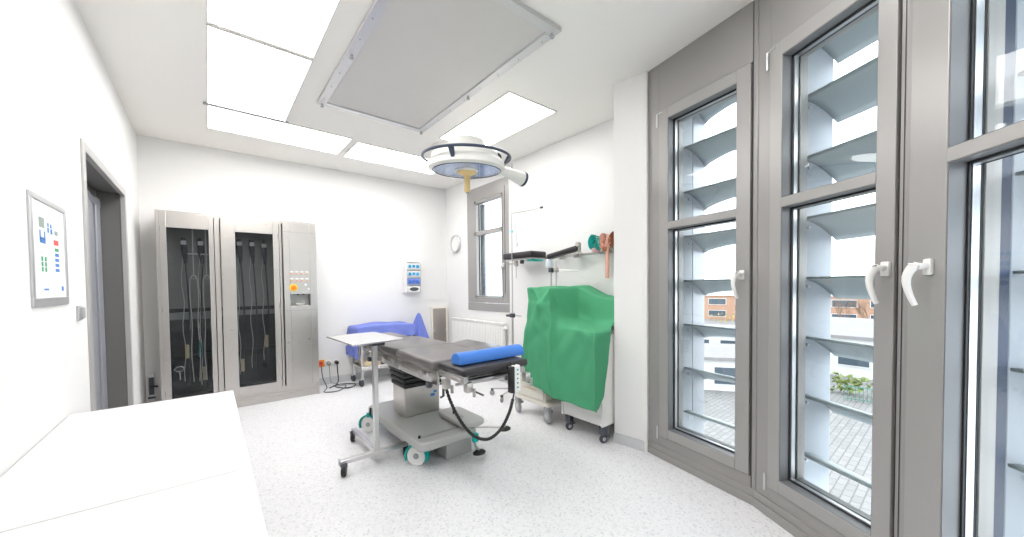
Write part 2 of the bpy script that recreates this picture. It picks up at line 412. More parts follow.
# ------------------------------------------------------------------ door in the left wall
F = Matrix.Identity(4)
root = thing('door_1', (XL, (DY0 + DY1) / 2, 0), 'dark grey door set deep in the left wall in a pale metal frame', 'door', kind='structure')
f = MB(); f.box(XL - .02, XL + .012, DY0 - .03, DY0 + .03, 0, DZ + .03).box(XL - .02, XL + .012, DY1 - .02, DY1 + .03, 0, DZ + .03).box(XL - .02, XL + .012, DY0 + .03, DY1 - .02, DZ - .03, DZ + .03)
f.build('door_frame', doorlt_m, root, bevel=.003)
f = MB(); f.box(XL - .16, XL - .02, DY0, DY0 + .015, 0, DZ).box(XL - .16, XL - .02, DY1 - .015, DY1, 0, DZ).box(XL - .16, XL - .02, DY0, DY1, DZ - .015, DZ)
f.build('jamb_lining', doordk_m, root)
f = MB(); f.box(XL - .22, XL - .16, DY0, DY1, 0, DZ); f.build('door_leaf', doordk_m, root, bevel=.003)
f = MB()
for a, b, d in ((3.95, 4.16, .012), (4.18, 4.34, .022), (4.37, 4.47, .012), (4.50, 4.66, .022)): f.box(XL - .16, XL - .16 + d, a, b, 0, 2.13)
f.box(XL - .16, XL - .135, DY0 + .02, 4.66, 2.06, 2.11)
f.build('door_profile', doorgrey_m, root, bevel=.004)
f = MB(); f.box(XL - .16, XL - .155, DY0 + .1, 4.03, .9, 1.95); f.build('glazing', extgl_m, root)

# ------------------------------------------------------------------ ceiling lights
def ceiling_light(x0, x1, y0, y1, lab):
    t = thing('ceiling_light', ((x0 + x1) / 2, (y0 + y1) / 2, ZC), lab, 'ceiling light', 'recessed light panels round the grey ceiling panel')
    f = MB(); w = .012
    f.box(x0, x1, y0, y0 + w, ZC - .012, ZC - .001).box(x0, x1, y1 - w, y1, ZC - .012, ZC - .001).box(x0, x0 + w, y0 + w, y1 - w, ZC - .012, ZC - .001).box(x1 - w, x1, y0 + w, y1 - w, ZC - .012, ZC - .001)
    f.build('frame', wht_m, t)
    d = MB(); d.box(x0 + w, x1 - w, y0 + w, y1 - w, ZC - .008, ZC - .001); d.build('diffuser', lamp_m, t, smooth=False)
ceiling_light(.025, .635, 1.75, 3.00, 'white light panel cut by the top picture edge, left of the grey air outlet')
ceiling_light(.025, .635, 3.03, 4.29, 'large bright light panel left of the grey ceiling panel, nearer the back wall')
ceiling_light(.025, 1.285, 4.33, 4.94, 'long light panel across the ceiling at the back, left one of two')
ceiling_light(1.35, 2.60, 4.39, 4.98, 'long light panel at the back of the ceiling, partly behind the surgical lamp')
ceiling_light(2.03, 2.62, 2.47, 3.72, 'light panel on the ceiling right of the grey panel, above the surgical lamp')
ceiling_light(.025, 1.285, .36, .97, 'unseen light panel added above the desks to brighten the near floor and pier')  # added out of view to brighten the floor and pier near the camera
ceiling_light(1.35, 1.96, .36, .97, 'unseen light panel added beside the window front to brighten the near side')  # second added panel, also out of view, lifting the near right side
t = MB(); t.box(.0, .66, 4.300, 4.318, ZC - .02, ZC - .001); tag(t.build('ceiling_rail', grey_pl), 'thin dark rail across the ceiling between two light panels', 'rail')

# laminar flow panel
t = thing('ceiling_air_outlet', (1.31, 2.7, ZC), 'large light grey framed air outlet panel in the middle of the ceiling', 'air outlet')
x0, x1, y0, y1 = .785, 1.81, 1.66, 3.67; zb = 3.0; f = MB(); w = .07
f.box(x0, x1, y0, y0 + w, zb, ZC).box(x0, x1, y1 - w, y1, zb, ZC).box(x0, x0 + w, y0 + w, y1 - w, zb, ZC).box(x1 - w, x1, y0 + w, y1 - w, zb, ZC)
fr = f.build('frame', alu_m, t, bevel=.004)
f = MB(); f.box(x0 + w, x1 - w, y0 + w, y1 - w, zb + .012, ZC); f.build('screen', frost_m, t, smooth=False)
for yy in (2.33, 3.0): f = MB(); f.box(x0 + w, x1 - w, yy - .003, yy + .003, zb + .0115, zb + .013); f.build('seam', alu_m, t)
for kx, ky in ((x0 + .035, y1 - .035), (x1 - .035, y1 - .035), (x0 + .035, 2.75), (x1 - .035, 2.72), (x1 - .035, y0 + .05), (x0 + .035, y0 + .05)):
    f = MB(); f.lathe([(.013, -.028), (.016, -.02), (.009, -.012), (.009, 0)], (kx, ky, zb), 12); f.build('knob', grey_pl, t)
for i in range(8):
    yy = y0 + .15 + i * .245
    for xx in (x0 + .03, x1 - .03): f = MB(); f.lathe([(.005, -.004), (.005, 0)], (xx, yy, zb), 8); f.build('screw', grey_pl, t)

# ------------------------------------------------------------------ surgical lamp
LX, LY, LZ = 1.675, 2.60, 2.31
LT = Matrix.Translation((LX, LY, LZ)) @ Matrix.Rotation(R(4.5), 4, Vector((.84, -.54, 0))) @ Matrix.Translation((-LX, -LY, -LZ))
t = thing('surgical_lamp', (2.32, 3.95, ZC), 'round white ceiling surgical lamp with navy grab ring and yellow handle over the table', 'surgical lamp')
f = MB(); f.lathe([(.25, 0), (.25, -.05), (.20, -.09), (.06, -.10)][::-1], (2.32, 3.95, ZC), 36); f.build('ceiling_canopy', lampw_m, t)
f = MB(); f.tube([(2.32, 3.95, ZC - .08), (2.32, 3.95, 2.72), (2.30, 3.85, 2.67)], .045, 16); f.build('ceiling_column', lampw_m, t)
f = MB(); J = Vector((2.10, 2.57, 2.375))
f.tube([(2.30, 3.86, 2.67), (2.27, 3.3, 2.58), (2.20, 2.72, 2.44)], .04, 14); f.build('spring_arm', lampw_m, t)
f = MB(); f.tube([(1.93, 2.60, 2.40), (2.06, 2.60, 2.385), (2.17, 2.60, 2.37), (2.28, 2.60, 2.352)], [.036, .038, .050, .066], 18)
f.tube([(2.17, 2.62, 2.39), (2.19, 2.68, 2.42)], .04, 12)
arm = f.build('yoke_arm', lampw_m, t)
f = MB(); f.tube([(2.275, 2.60, 2.354), (2.30, 2.60, 2.350)], .068, 18); f.build('arm_cap', navy_m, arm)
f = MB(); f.tube([(2.16, 2.60, 2.40), (2.162, 2.60, 2.47)], .006, 8); f.build('pin', grey_pl, arm)
f = MB(LT); f.lathe([(.285, 0), (.315, .015), (.318, .045), (.300, .075), (.285, .085), (.283, .12), (.262, .140), (.20, .165), (.160, .185), (.150, .235), (.13, .248), (.02, .252)], (LX, LY, LZ), 64, caps=False)
f.lathe([(.285, 0), (.275, .004), (.27, .012)], (LX, LY, LZ), 64, caps=False)
hd = f.build('lamp_head', lampw_m, t)
f = MB(LT); G = []
prof = [(.272, .010), (.25, .03), (.20, .062), (.15, .082), (.09, .09), (.03, .09)]
for r_, z_ in prof:
    row = []
    for k in range(97):
        a = 2 * PI * k / 96; q = r_ + (.004 if k % 4 < 2 else -.004) * (1 if r_ > .05 else 0); row.append((LX + q * math.cos(a), LY + q * math.sin(a), LZ + z_))
    G.append(row)
f.grid(G); f.build('reflector', refl_m, hd)
f = MB(LT); f.lathe([(.276, -.004), (.283, .0), (.276, .004)], (LX, LY, LZ), 64, caps=False); f.build('rim_seal', navy_m, hd)
lgm = glass_mat('lamp_cover_glass', (.93, .95, 1.0), .8)
f = MB(LT); f.lathe([(.274, .002), (.274, .005)], (LX, LY, LZ), 64); f.build('cover_glass', lgm, hd, smooth=False)
f = MB(LT); f.lathe([(.075, -.010), (.095, .0), (.095, .012)], (LX, LY, LZ), 32); f.build('centre_hub', lampw_m, hd)
f = MB(LT); f.lathe([(.022, -.172), (.026, -.165), (.024, -.09), (.028, -.04), (.055, -.028), (.078, -.018), (.08, -.008)], (LX, LY, LZ), 28); f.build('sterile_handle', yellow_m, t)
f = MB(LT); f.lathe([(.013, -.182), (.013, -.170)], (LX, LY, LZ), 16); f.build('handle_tip', grey_pl, t)
f = MB(LT); f.tube([(LX + .358 * math.cos(2 * PI * k / 72), LY + .358 * math.sin(2 * PI * k / 72), LZ + .105) for k in range(72)], .0105, 10, closed=True)
ring = f.build('grab_ring', navy_m, t)
for a in (R(-142), R(-47), R(97)):
    c, s_ = math.cos(a), math.sin(a); f = MB(LT); p = []
    M_ = Matrix.Translation((LX, LY, LZ)) @ Matrix.Rotation(a, 4, 'Z')
    f.add([M_ @ Vector(q) for q in [(.30, -.014, .035), (.30, .014, .035), (.315, .014, .03), (.315, -.014, .03), (.347, -.024, .118), (.347, .024, .118), (.364, .024, .112), (.364, -.024, .112)]],
          [(0, 3, 2, 1), (4, 5, 6, 7), (0, 1, 5, 4), (1, 2, 6, 5), (2, 3, 7, 6), (3, 0, 4, 7)])
    f.build('bracket', navy_m, t, bevel=.003)
f = MB(LT)
for k in range(11):
    a = R(-62 + k * 3.6); M_ = Matrix.Translation((LX, LY, LZ)) @ Matrix.Rotation(a, 4, 'Z'); f.box(.281, .287, -.0045, .0045, .09, .116, M=M_)
f.build('vent_slots', dkgrey_m, hd)

# ------------------------------------------------------------------ stainless endoscope cabinet
CY = 5.198; t = thing('endoscope_cabinet', (.32, CY, 0), 'brushed stainless steel cabinet with two tall glass doors and a control column', 'cabinet')
CX0, CX1, CT = -.406, 1.065, 2.175
f = MB()
f.box(CX0, CX0 + .03, CY, YB - .01, .0, CT).box(CX1 - .02, CX1, CY, YB - .01, 0, CT).box(CX0 + .03, CX1 - .02, CY, YB - .01, CT - .04, CT)
f.box(CX0 + .03, CX1 - .02, YB - .03, YB - .01, .17, CT - .04).box(CX0 + .03, CX1 - .02, CY + .01, YB - .03, .13, .17)
f.box(.058, .105, CY, YB - .03, .17, CT - .04).box(.665, .69, CY, YB - .03, .17, CT - .04)
f.build('body', steel_m, t, bevel=.003)
f = MB(); f.box(CX0 + .02, CX1 - .01, CY + .02, YB - .02, 0, .13); f.box(CX0 + .01, CX1 - .005, CY + .004, CY + .02, .055, .062).box(CX0 + .01, CX1 - .005, CY + .004, CY + .02, .095, .102); f.build('plinth', steel_m, t, bevel=.002)
def cab_door(x0, x1, gx0, gx1, gz0, gz1, lab, hinge_x):
    d = MB(); z0, z1 = .15, CT - .015; yf, yb = CY - .022, CY - .001
    d.box(x0, gx0, yf, yb, z0, z1).box(gx1, x1, yf, yb, z0, z1).box(gx0, gx1, yf, yb, z0, gz0).box(gx0, gx1, yf, yb, gz1, z1)
    o = d.build('door', steel_m, t, bevel=.003)
    g = MB(); g.box(gx0 - .004, gx1 + .004, CY - .012, CY - .006, gz0 - .004, gz1 + .004); g.build('pane', cabglass_m, o, smooth=False)
    g = MB()
    for zz in (.28, 1.15, 1.98): g = MB(); g.box(hinge_x - .004, hinge_x + .004, yf - .012, yf, zz - .03, zz + .03); g.build('hinge', grey_pl, o)
    g = MB(); g.box(gx0 - .006, gx0, yf - .002, yf + .004, gz0, gz1).box(gx1, gx1 + .006, yf - .002, yf + .004, gz0, gz1).box(gx0, gx1, yf - .002, yf + .004, gz0 - .006, gz0).box(gx0, gx1, yf - .002, yf + .004, gz1, gz1 + .006); g.build('glass_trim', ltsteel_m, o)
    return o
cab_door(CX0 + .028, .052, -.324, .012, .21, 2.0, 'left', CX0 + .034)
cab_door(.112, .658, .240, .600, .235, 2.0, 'right', .650)
liner_lo = mat('cabinet_lower_liner', (.04, .044, .052), .4, metal=.1)
f = MB(); f.box(CX0 + .031, .057, YB - .04, YB - .031, 1.14, CT - .05).box(.106, .664, YB - .04, YB - .031, 1.14, CT - .05); f.build('upper_liner', steel_dk, t)
f = MB(); f.box(CX0 + .031, .057, YB - .05, YB - .031, .171, 1.14).box(.106, .664, YB - .05, YB - .031, .171, 1.14); f.build('lower_liner', liner_lo, t)
f = MB(); f.box(CX0 + .035, .055, YB - .20, YB - .05, 1.02, 1.10).box(.108, .662, YB - .16, YB - .05, 1.04, 1.10); f.build('ledge', grey_pl, t, bevel=.01)
def bowl(cx, cz, r):   # curved dark drip tray
    p = [(cx + r * math.cos(a), cz + .35 * r * math.sin(a)) for a in [PI + PI * k / 16 for k in range(17)]]
    q = MB(Matrix(((1, 0, 0, 0), (0, 0, -1, YB - .05), (0, 1, 0, 0), (0, 0, 0, 1)))); q.prism([(x, z) for x, z in p], 0, .16); return q
bowl(-.15, .62, .19).build('drip_tray', black_m, t); bowl(.40, .62, .22).build('drip_tray', black_m, t)
# control column
f = MB(); yf = CY - .018; z0, z1 = .16, CT - .02; a0, a1 = .700, 1.05; n0_, n1_, m0, m1 = .765, .985, 1.14, 1.285
f.box(a0, n0_, yf, CY, z0, z1).box(n1_, a1, yf, CY, z0, z1).box(n0_, n1_, yf, CY, z0, m0).box(n0_, n1_, yf, CY, m1, z1)
pan = f.build('control_panel', steel_m, t, bevel=.003)
f = MB(); f.box(n0_, n1_, CY + .10, CY + .11, m0, m1).box(n0_ - .004, n0_, CY, CY + .11, m0, m1).box(n1_, n1_ + .004, CY, CY + .11, m0, m1).box(n0_, n1_, CY, CY + .11, m0 - .004, m0).box(n0_, n1_, CY, CY + .11, m1, m1 + .004); f.build('niche', steel_dk, pan)
f = MB(); f.lathe([(.03, 0), (.055, .02), (.06, .03), (.045, .032), (.03, .012)], (.875, CY + .03, m0), 20); f.build('dish', wht_m, pan)
for xx in (.855, .915):
    f = MB(); f.lathe([(.011, -.012), (.011, 0)], (xx, CY + .03, m1), 12); f.build('nozzle', black_m, pan)
f = MB(); f.box(a0, a1, yf - .003, yf, 1.083, 1.088); f.box(a0, a1, yf - .003, yf, 2.04, 2.044); f.build('panel_joint', grey_pl, pan)
for r_ in range(2):
    for c_ in range(4):
        f = MB(); xx = .785 + c_ * .055; zz = 1.535 - r_ * .085
        f.rbox(xx - .016, xx + .016, yf - .012, yf, zz - .012, zz + .012, .003, 1); bt = f.build('push_button', alu_m, pan)
        f = MB(); f.box(xx - .011, xx + .011, yf - .016, yf - .011, zz - .007, zz + .004); f.build('button_lens', orange_m, bt)
        f = MB(); f.box(xx - .018, xx + .018, yf - .004, yf, zz + .02, zz + .03); f.build('button_label', paper_m, bt)
f = MB(); f.lathe([(.045, 0), (.045, .006)], M=axis_matrix((.80, yf, 1.365), (0, -1, 0)), n=28); ms = f.build('main_switch', yel2_m, pan)
f = MB(); f.lathe([(.028, 0), (.028, .02), (.02, .024)], M=axis_matrix((.80, yf - .006, 1.365), (0, -1, 0)), n=20); f.box(.793, .807, yf - .05, yf - .02, 1.34, 1.39); f.build('switch_knob', orange_m, ms)
for xx, zz in ((.965, 1.345), (.93, 1.40), (.955, .72), (.725, .70)):
    f = MB(); f.lathe([(.009, 0), (.009, .006)], M=axis_matrix((xx, yf, zz), (0, -1, 0)), n=12); f.build('panel_lock', chrome_m, pan)
f = MB()
for xx in (.72, .80, .88, .96): f.box(xx, xx + .05, CY + .0, CY + .02, CT, CT + .012)
f.build('top_clips', ltsteel_m, t)
# hanging endoscopes (rest inside the cabinet)
def scope(x, y, zt, zb_, tagz, lab, white=False, dx=.02):
    s = thing('endoscope', (x, y, zt), lab, 'endoscope', 'endoscopes hanging in the steel cabinet')
    m = ltsteel_m if white else dkgrey_m
    f = MB(); f.tube([(x, y, zt + .02), (x, y, zt - .03), (x + .005, y, zt - .13), (x + .012, y, zt - .26)], [.020, .03, .028, .014], 12); f.build('control_body', m if white else dkgrey_m, s, bevel=0)
    f = MB(); k = 14
    f.tube([(x + .012 + dx * math.sin(i / k * PI), y - .01 * math.sin(i), zt - .25 - (zt - .25 - zb_) * i / k) for i in range(k + 1)], .0075 if not white else .005, 8); f.build('insertion_tube', m, s)
    f = MB(); f.tube([(x - .02 + .01 * math.sin(i * 1.3), y + .01, zt - .05 - (zt - .1 - zb_) * i / k) for i in range(k + 1)], .004, 6); f.build('light_guide', wht_m, s)
    f = MB(); f.rbox(x - .024, x + .024, y - .045, y - .028, zt - .06, zt - .015, .004, 1); f.build('holder', wht_m, s)
    if tagz:
        f = MB(); f.rbox(x - .018, x + .018, y - .03, y - .02, tagz - .075, tagz + .075, .004, 1); f.build('name_tag', tan_m, s)
    return s
scope(-.20, 5.36, 1.90, .30, .68, 'dark endoscope behind the left glass door, leftmost, tan tag at mid height')
scope(-.06, 5.36, 1.90, .24, .42, 'dark endoscope behind the left glass door with its tan tag low down', dx=-.02)
scope(.285, 5.36, 1.92, .30, .46, 'dark endoscope at the left of the right glass door with the lowest tan tag')
scope(.405, 5.36, 1.92, .36, None, 'dark endoscope hanging in the middle of the right glass door')
scope(.525, 5.36, 1.91, .44, .72, 'dark endoscope at the right side of the right glass door with a tan tag')
def rod_hanger(x, lab):
    s = thing('hanging_instrument', (x, 5.28, 1.98), lab, 'instrument', 'fine steel instruments hanging in the cabinet')
    f = MB(); f.tube([(x, 5.28, 2.10), (x, 5.28, 1.50)], .005, 6); f.tube([(x - .045, 5.28, 1.74), (x + .045, 5.28, 1.74)], .007, 6)
    f.tube([(x + .0, 5.28, 1.52), (x - .03, 5.28, 1.47)], .004, 6).tube([(x, 5.28, 1.52), (x + .03, 5.28, 1.47)], .004, 6).tube([(x + .022 * math.cos(a * PI / 6), 5.28, 1.49 + .022 * math.sin(a * PI / 6)) for a in range(12)], .003, 6, closed=True)
    f.build('frame', wht_m, s)
    for sx in (-1, 1):
        f = MB(); k = 12; f.tube([(x + sx * .03 + sx * .006 * math.sin(i * .9), 5.28, 1.47 - 1.12 * i / k) for i in range(k + 1)], .0045, 6); f.build('wire', wht_m, s)
    f = MB(); f.tube([(x + .035, 5.27, .80), (x + .025, 5.27, .62)], .007, 8); f.build('grip', teal_m, s)
rod_hanger(-.125, 'thin steel instrument with crossbar hanging behind the left glass door, between the two endoscopes')
rod_hanger(-.015, 'thin steel instrument with crossbar hanging at the right edge of the left glass door')
s = thing('wall_key', (-.27, 5.30, .5), 'small ring handled steel clamp hanging low behind the left glass door', 'clamp')
f = MB(); f.tube([(-.262 + .035 * math.cos(a * PI / 8), 5.32, .50 + .028 * math.sin(a * PI / 8)) for a in range(16)], .006, 6, closed=True).tube([(-.262, 5.32, .47), (-.262, 5.32, .38)], .006, 6).tube([(-.30, 5.32, .50), (-.31, 5.32, .50)], .01, 6)
f.build('ring', chrome_m, s)
s['category'] = 'clamp'; s.name = 'ring_clamp'

# bracket beside cabinet, wall switch, outlets
t = thing('wall_connector', (-.49, YB, .15), 'narrow steel connector plate low on the back wall left of the cabinet', 'connector')
f = MB(); f.box(-.535, -.485, YB - .05, YB, .14, .44); f.build('plate', alu_m, t, bevel=.004)
f = MB(); f.box(-.54, -.48, YB - .07, YB - .05, .17, .19).tube([(-.51, YB - .05, .30), (-.46, YB - .08, .30)], .01, 8).box(-.53, -.49, YB - .056, YB - .05, .21, .40); f.build('plug', dkgrey_m, t)
t = thing('wall_switch', (XL, 3.12, 1.23), 'small grey rocker switch on the left wall beside the door frame', 'switch')
f = MB(); f.rbox(XL, XL + .010, 3.05, 3.13, 1.19, 1.27, .003, 2); f.build('plate', alu_m, t)
f = MB(); f.rbox(XL + .008, XL + .022, 3.06, 3.12, 1.20, 1.26, .005, 2); f.build('rocker', grey_pl, t)
def outlet(x, z, m, lab, w_=.075):
    t = thing('power_outlet', (x, YB, z), lab, 'outlet')
    f = MB(); f.rbox(x - w_ / 2, x + w_ / 2, YB - .015, YB, z - w_ / 2, z + w_ / 2, .004, 2); f.build('plate', m, t)
    f = MB(); f.lathe([(.025, 0), (.025, .008)], M=axis_matrix((x, YB - .015, z), (0, -1, 0)), n=16); f.build('socket', dkgrey_m if m is wht_m else red_m, t)
outlet(1.175, .305, orange_m, 'red orange power outlet low on the back wall beside the cabinet', .095)
outlet(1.272, .30, wht_m, 'white power outlet low on the back wall with a pale plug')
outlet(1.372, .30, wht_m, 'white power outlet low on the back wall with a black plug')
def cable(name, pts, r, m, lab, plug=None):
    s = thing(name, pts[0], lab, 'cable')
    # smooth the path
    P = [Vector(p) for p in pts]; out = []
    for i in range(len(P) - 1):
        a, b, c, d = P[max(i - 1, 0)], P[i], P[i + 1], P[min(i + 2, len(P) - 1)]
        for k in range(8):
            u = k / 8; out.append(.5 * ((2 * b) + (c - a) * u + (2 * a - 5 * b + 4 * c - d) * u * u + (3 * b - a - 3 * c + d) * u ** 3))
    out.append(P[-1])
    f = MB(); f.tube(out, r, 8); f.build('lead', m, s)
    if plug:
        f = MB(); f.rbox(plug[0] - .02, plug[0] + .02, plug[1] - .05, plug[1] + .012, plug[2] - .02, plug[2] + .02, .006, 2); f.build('plug', m, s)
    return s
cable('power_cable', [(1.372, 5.58, .30), (1.375, 5.56, .18), (1.37, 5.52, .05), (1.30, 5.38, .010), (1.42, 5.2, .010), (1.55, 5.35, .010), (1.38, 5.48, .012), (1.22, 5.36, .010)], .007, black_m, 'black power cable from the black plug, coiled on the floor', (1.372, 5.60, .30))
cable('power_cable', [(1.272, 5.58, .30), (1.275, 5.57, .16), (1.29, 5.52, .04), (1.45, 5.42, .010), (1.62, 5.30, .010), (1.48, 5.22, .011)], .006, grey_pl, 'grey power cable from the white plug, curving towards the blue draped trolley', (1.272, 5.60, .30))
cable('power_cable', [(1.175, 5.60, .27), (1.18, 5.55, .12), (1.20, 5.42, .010), (1.12, 5.20, .010), (1.28, 5.14, .010), (1.42, 5.33, .018), (1.28, 5.43, .018)], .006, dkgrey_m, 'dark thin cable from the red orange outlet trailing to the cabinet foot')
cable('conduit_cable', [(1.13, 5.625, 2.02), (1.135, 5.63, 1.5), (1.13, 5.63, .9), (1.145, 5.63, .36)], .005, alu_m, 'thin grey cable running down the back wall beside the cabinet')

# ------------------------------------------------------------------ framed notice, left wall
y0, y1, z0, z1 = 2.40, 2.885, 1.285, 1.765
t = thing('framed_notice', (XL, (y0 + y1) / 2, z0), 'silver framed notice board with small coloured symbols on the left wall', 'notice')
f = MB(); w = .024; q = .009
f.box(XL, XL + q, y0, y1, z0, z0 + w * 1.6).box(XL, XL + q, y0, y1, z1 - w, z1).box(XL, XL + q, y0, y0 + w, z0 + w * 1.6, z1 - w).box(XL, XL + q, y1 - w, y1, z0 + w * 1.6, z1 - w); f.build('frame', alu_m, t, bevel=.002)
f = MB(); f.box(XL, XL + .004, y0 + w, y1 - w, z0 + w, z1 - w); sh = f.build('sheet', paper_m, t)
def mk(items, name, m):
    for (u, v, a, b) in items:    # centre as fraction of the frame, half sizes in metres
        f = MB(); yy = y0 + (y1 - y0) * u; zz = z1 - (z1 - z0) * v; f.box(XL + .004, XL + .0045, yy - a, yy + a, zz - b, zz + b); f.build(name, m, sh, smooth=False)
mk([(.30, .235, .034, .022), (.70, .29, .024, .010)], 'grey_symbol', mark_grey)
mk([(.47, .235, .010, .009), (.55, .24, .010, .009), (.47, .285, .011, .012), (.56, .29, .013, .012), (.25, .355, .008, .022), (.37, .355, .008, .022), (.31, .395, .036, .013)] + [(.70, .455 + .05 * i, .028, .0075) for i in range(1, 5)] + [(.36, .845, .03, .004), (.84, .835, .016, .011)], 'blue_symbol', mark_blue)
mk([(.69, .385, .034, .012)], 'red_symbol', mark_red)
mk([(.28 + a, .565 + b, .012, .010) for b in (0, .048, .096) for a in (0, .09)] + [(.70, .455, .028, .0075)], 'green_symbol', mark_green)
mk([(.26, .175, .03, .003), (.48, .185, .02, .003), (.28, .305, .03, .003), (.25, .51, .02, .003), (.5, .745, .20, .0012), (.5, .80, .19, .0012), (.5, .885, .19, .0012), (.60, .45, .0012, .08)], 'pale_line', mark_lt)

# ------------------------------------------------------------------ white desks
def desk(x0, x1, y0, y1, lab):
    t = thing('desk', ((x0 + x1) / 2, (y0 + y1) / 2, 0), lab, 'desk', 'white desks along the left wall')
    f = MB(); f.box(x0, x1, y0, y1, .70, .73); f.build('desktop', desk_m, t, bevel=.003)
    f = MB(); f.box(x0 + .02, x1 - .10, y0 + .02, y0 + .04, 0, .70); f.build('side_panel', desk_m, t)
    f = MB(); f.box(x0 + .02, x1 - .10, y1 - .04, y1 - .02, 0, .70); f.build('side_panel', desk_m, t)
    f = MB(); f.box(x0 + .02, x0 + .04, y0 + .04, y1 - .04, .3, .70); f.build('modesty_panel', desk_m, t)
desk(XL + .004, .100, 1.568, 2.835, 'white desk with bare top against the left wall, the one farther from the camera')
desk(XL + .004, .100, .30, 1.563, 'white desk with bare top in the bottom left corner, nearest the camera')

# ------------------------------------------------------------------ back wall: dispenser, vent cover
t = thing('glove_dispenser', (2.55, YB, 1.27), 'wall rack with three blue packs and a dark oval opening on the back wall', 'dispenser')
x0, x1, z0, z1 = 2.41, 2.65, 1.27, 1.76
f = MB(); f.box(x0 - .03, x0, YB - .13, YB, z0, z1 + .02).box(x1, x1 + .01, YB - .11, YB, z0, z1 - .03).box(x0, x1, YB - .01, YB, z0, z1)
for i in range(5): f.box(x0, x1, YB - .11, YB - .01, z0 + i * .12, z0 + i * .12 + .006)
f.build('rack', wht_m, t, bevel=.002)
for i, (m, nm) in enumerate(((wht_m, 'tissue_box'), (lilpk_m, 'pack'), (wht_m, 'pack'), (wht_m, 'pack'))):
    f = MB(); f.rbox(x0 + .012, x1 - .012, YB - .115, YB - .02, z0 + i * .12 + .008, z0 + i * .12 + .105, .008, 2); p = f.build(nm, m, t)
    if i == 0:
        q = MB(Matrix.Translation((.5 * (x0 + x1), YB - .117, z0 + .055)) @ Matrix.Rotation(R(90), 4, 'X')); q.lathe([(1, 0), (1, .003)], n=24, M=Matrix.Diagonal((.075, .03, 1, 1))); q.build('oval_opening', dkgrey_m, p)
    else:
        q = MB()
        for k in range(3): q.rbox(x0 + .03 + k * .065, x0 + .075 + k * .065, YB - .135, YB - .11, z0 + i * .12 + .03 + .01 * (k % 2), z0 + i * .12 + .08, .008, 2)
        q.build('folded_glove', cyan_m if i > 1 else blue2_m, p)
t = thing('steel_wall_flap', (3.02, YB, .28), 'small stainless steel flap plate low on the back wall near the corner', 'wall flap')
x0, x1, z0, z1 = 2.86, 3.165, .25, 1.02; f = MB()
f.box(x0, x1, YB - .05, YB, z1 - .03, z1).box(x0, x1, YB - .05, YB, z0, z0 + .03).box(x0, x0 + .03, YB - .05, YB, z0 + .03, z1 - .03).box(x1 - .03, x1, YB - .05, YB, z0 + .03, z1 - .03); f.build('frame', wht2_m, t, bevel=.003)
f = MB(); f.box(x0 + .03, x1 - .03, YB - .045, YB, z0 + .03, z1 - .03); f.build('flap', mat('flap_steel', (.42, .385, .35), .35, metal=.7), t)
f = MB()
for xx in (x0 + .045, x1 - .045): f.lathe([(.014, 0), (.014, .02)], M=axis_matrix((xx, YB - .045, .62), (0, -1, 0)), n=12)
f.build('latch', chrome_m, t)

# ------------------------------------------------------------------ blue draped trolley at the back wall
t = thing('instrument_trolley', (1.95, 5.35, 0), 'low steel trolley at the back wall under a lilac blue cloth', 'trolley')
tx0, tx1, ty0, ty1 = 1.57, 2.33, 5.15, 5.57
for lx in (tx0 + .02, tx1 - .02):
    for ly in (ty0 + .02, ty1 - .02):
        f = MB(); f.box(lx - .014, lx + .014, ly - .014, ly + .014, .09, .78); lg = f.build('leg', ltsteel_m, t)
        f = MB(); f.lathe([(.045, -.014), (.05, -.01), (.05, .01), (.045, .014)], M=axis_matrix((lx - .01, ly, .051), (1, .25, 0)), n=18); f.build('caster', dkgrey_m, lg)
        f = MB(); f.box(lx - .028, lx + .02, ly - .02, ly + .02, .085, .10); f.build('caster_fork', alu_m, lg)
f = MB(); f.box(tx0, tx1, ty0, ty1, .77, .79); f.build('top_shelf', shelf_m, t, bevel=.004)
f = MB(); f.box(tx0, tx1, ty0, ty1, .22, .235).box(tx0, tx1, ty0, ty0 + .01, .235, .27).box(tx0, tx1, ty1 - .01, ty1, .235, .27).box(tx0, tx0 + .01, ty0, ty1, .235, .27); f.build('lower_shelf', shelf_m, t, bevel=.003)
b = MB(); b.rbox(1.62, 1.86, 5.2, 5.45, .237, .33, .02, 2); tag(b.build('cardboard_tray', tan_m), 'light brown box on the lower shelf of the blue draped trolley', 'box')
b = MB(); b.rbox(1.92, 2.10, 5.22, 5.42, .237, .35, .03, 2); tag(b.build('black_case', dkgrey_m), 'small dark case on the lower shelf of the blue draped trolley', 'case')
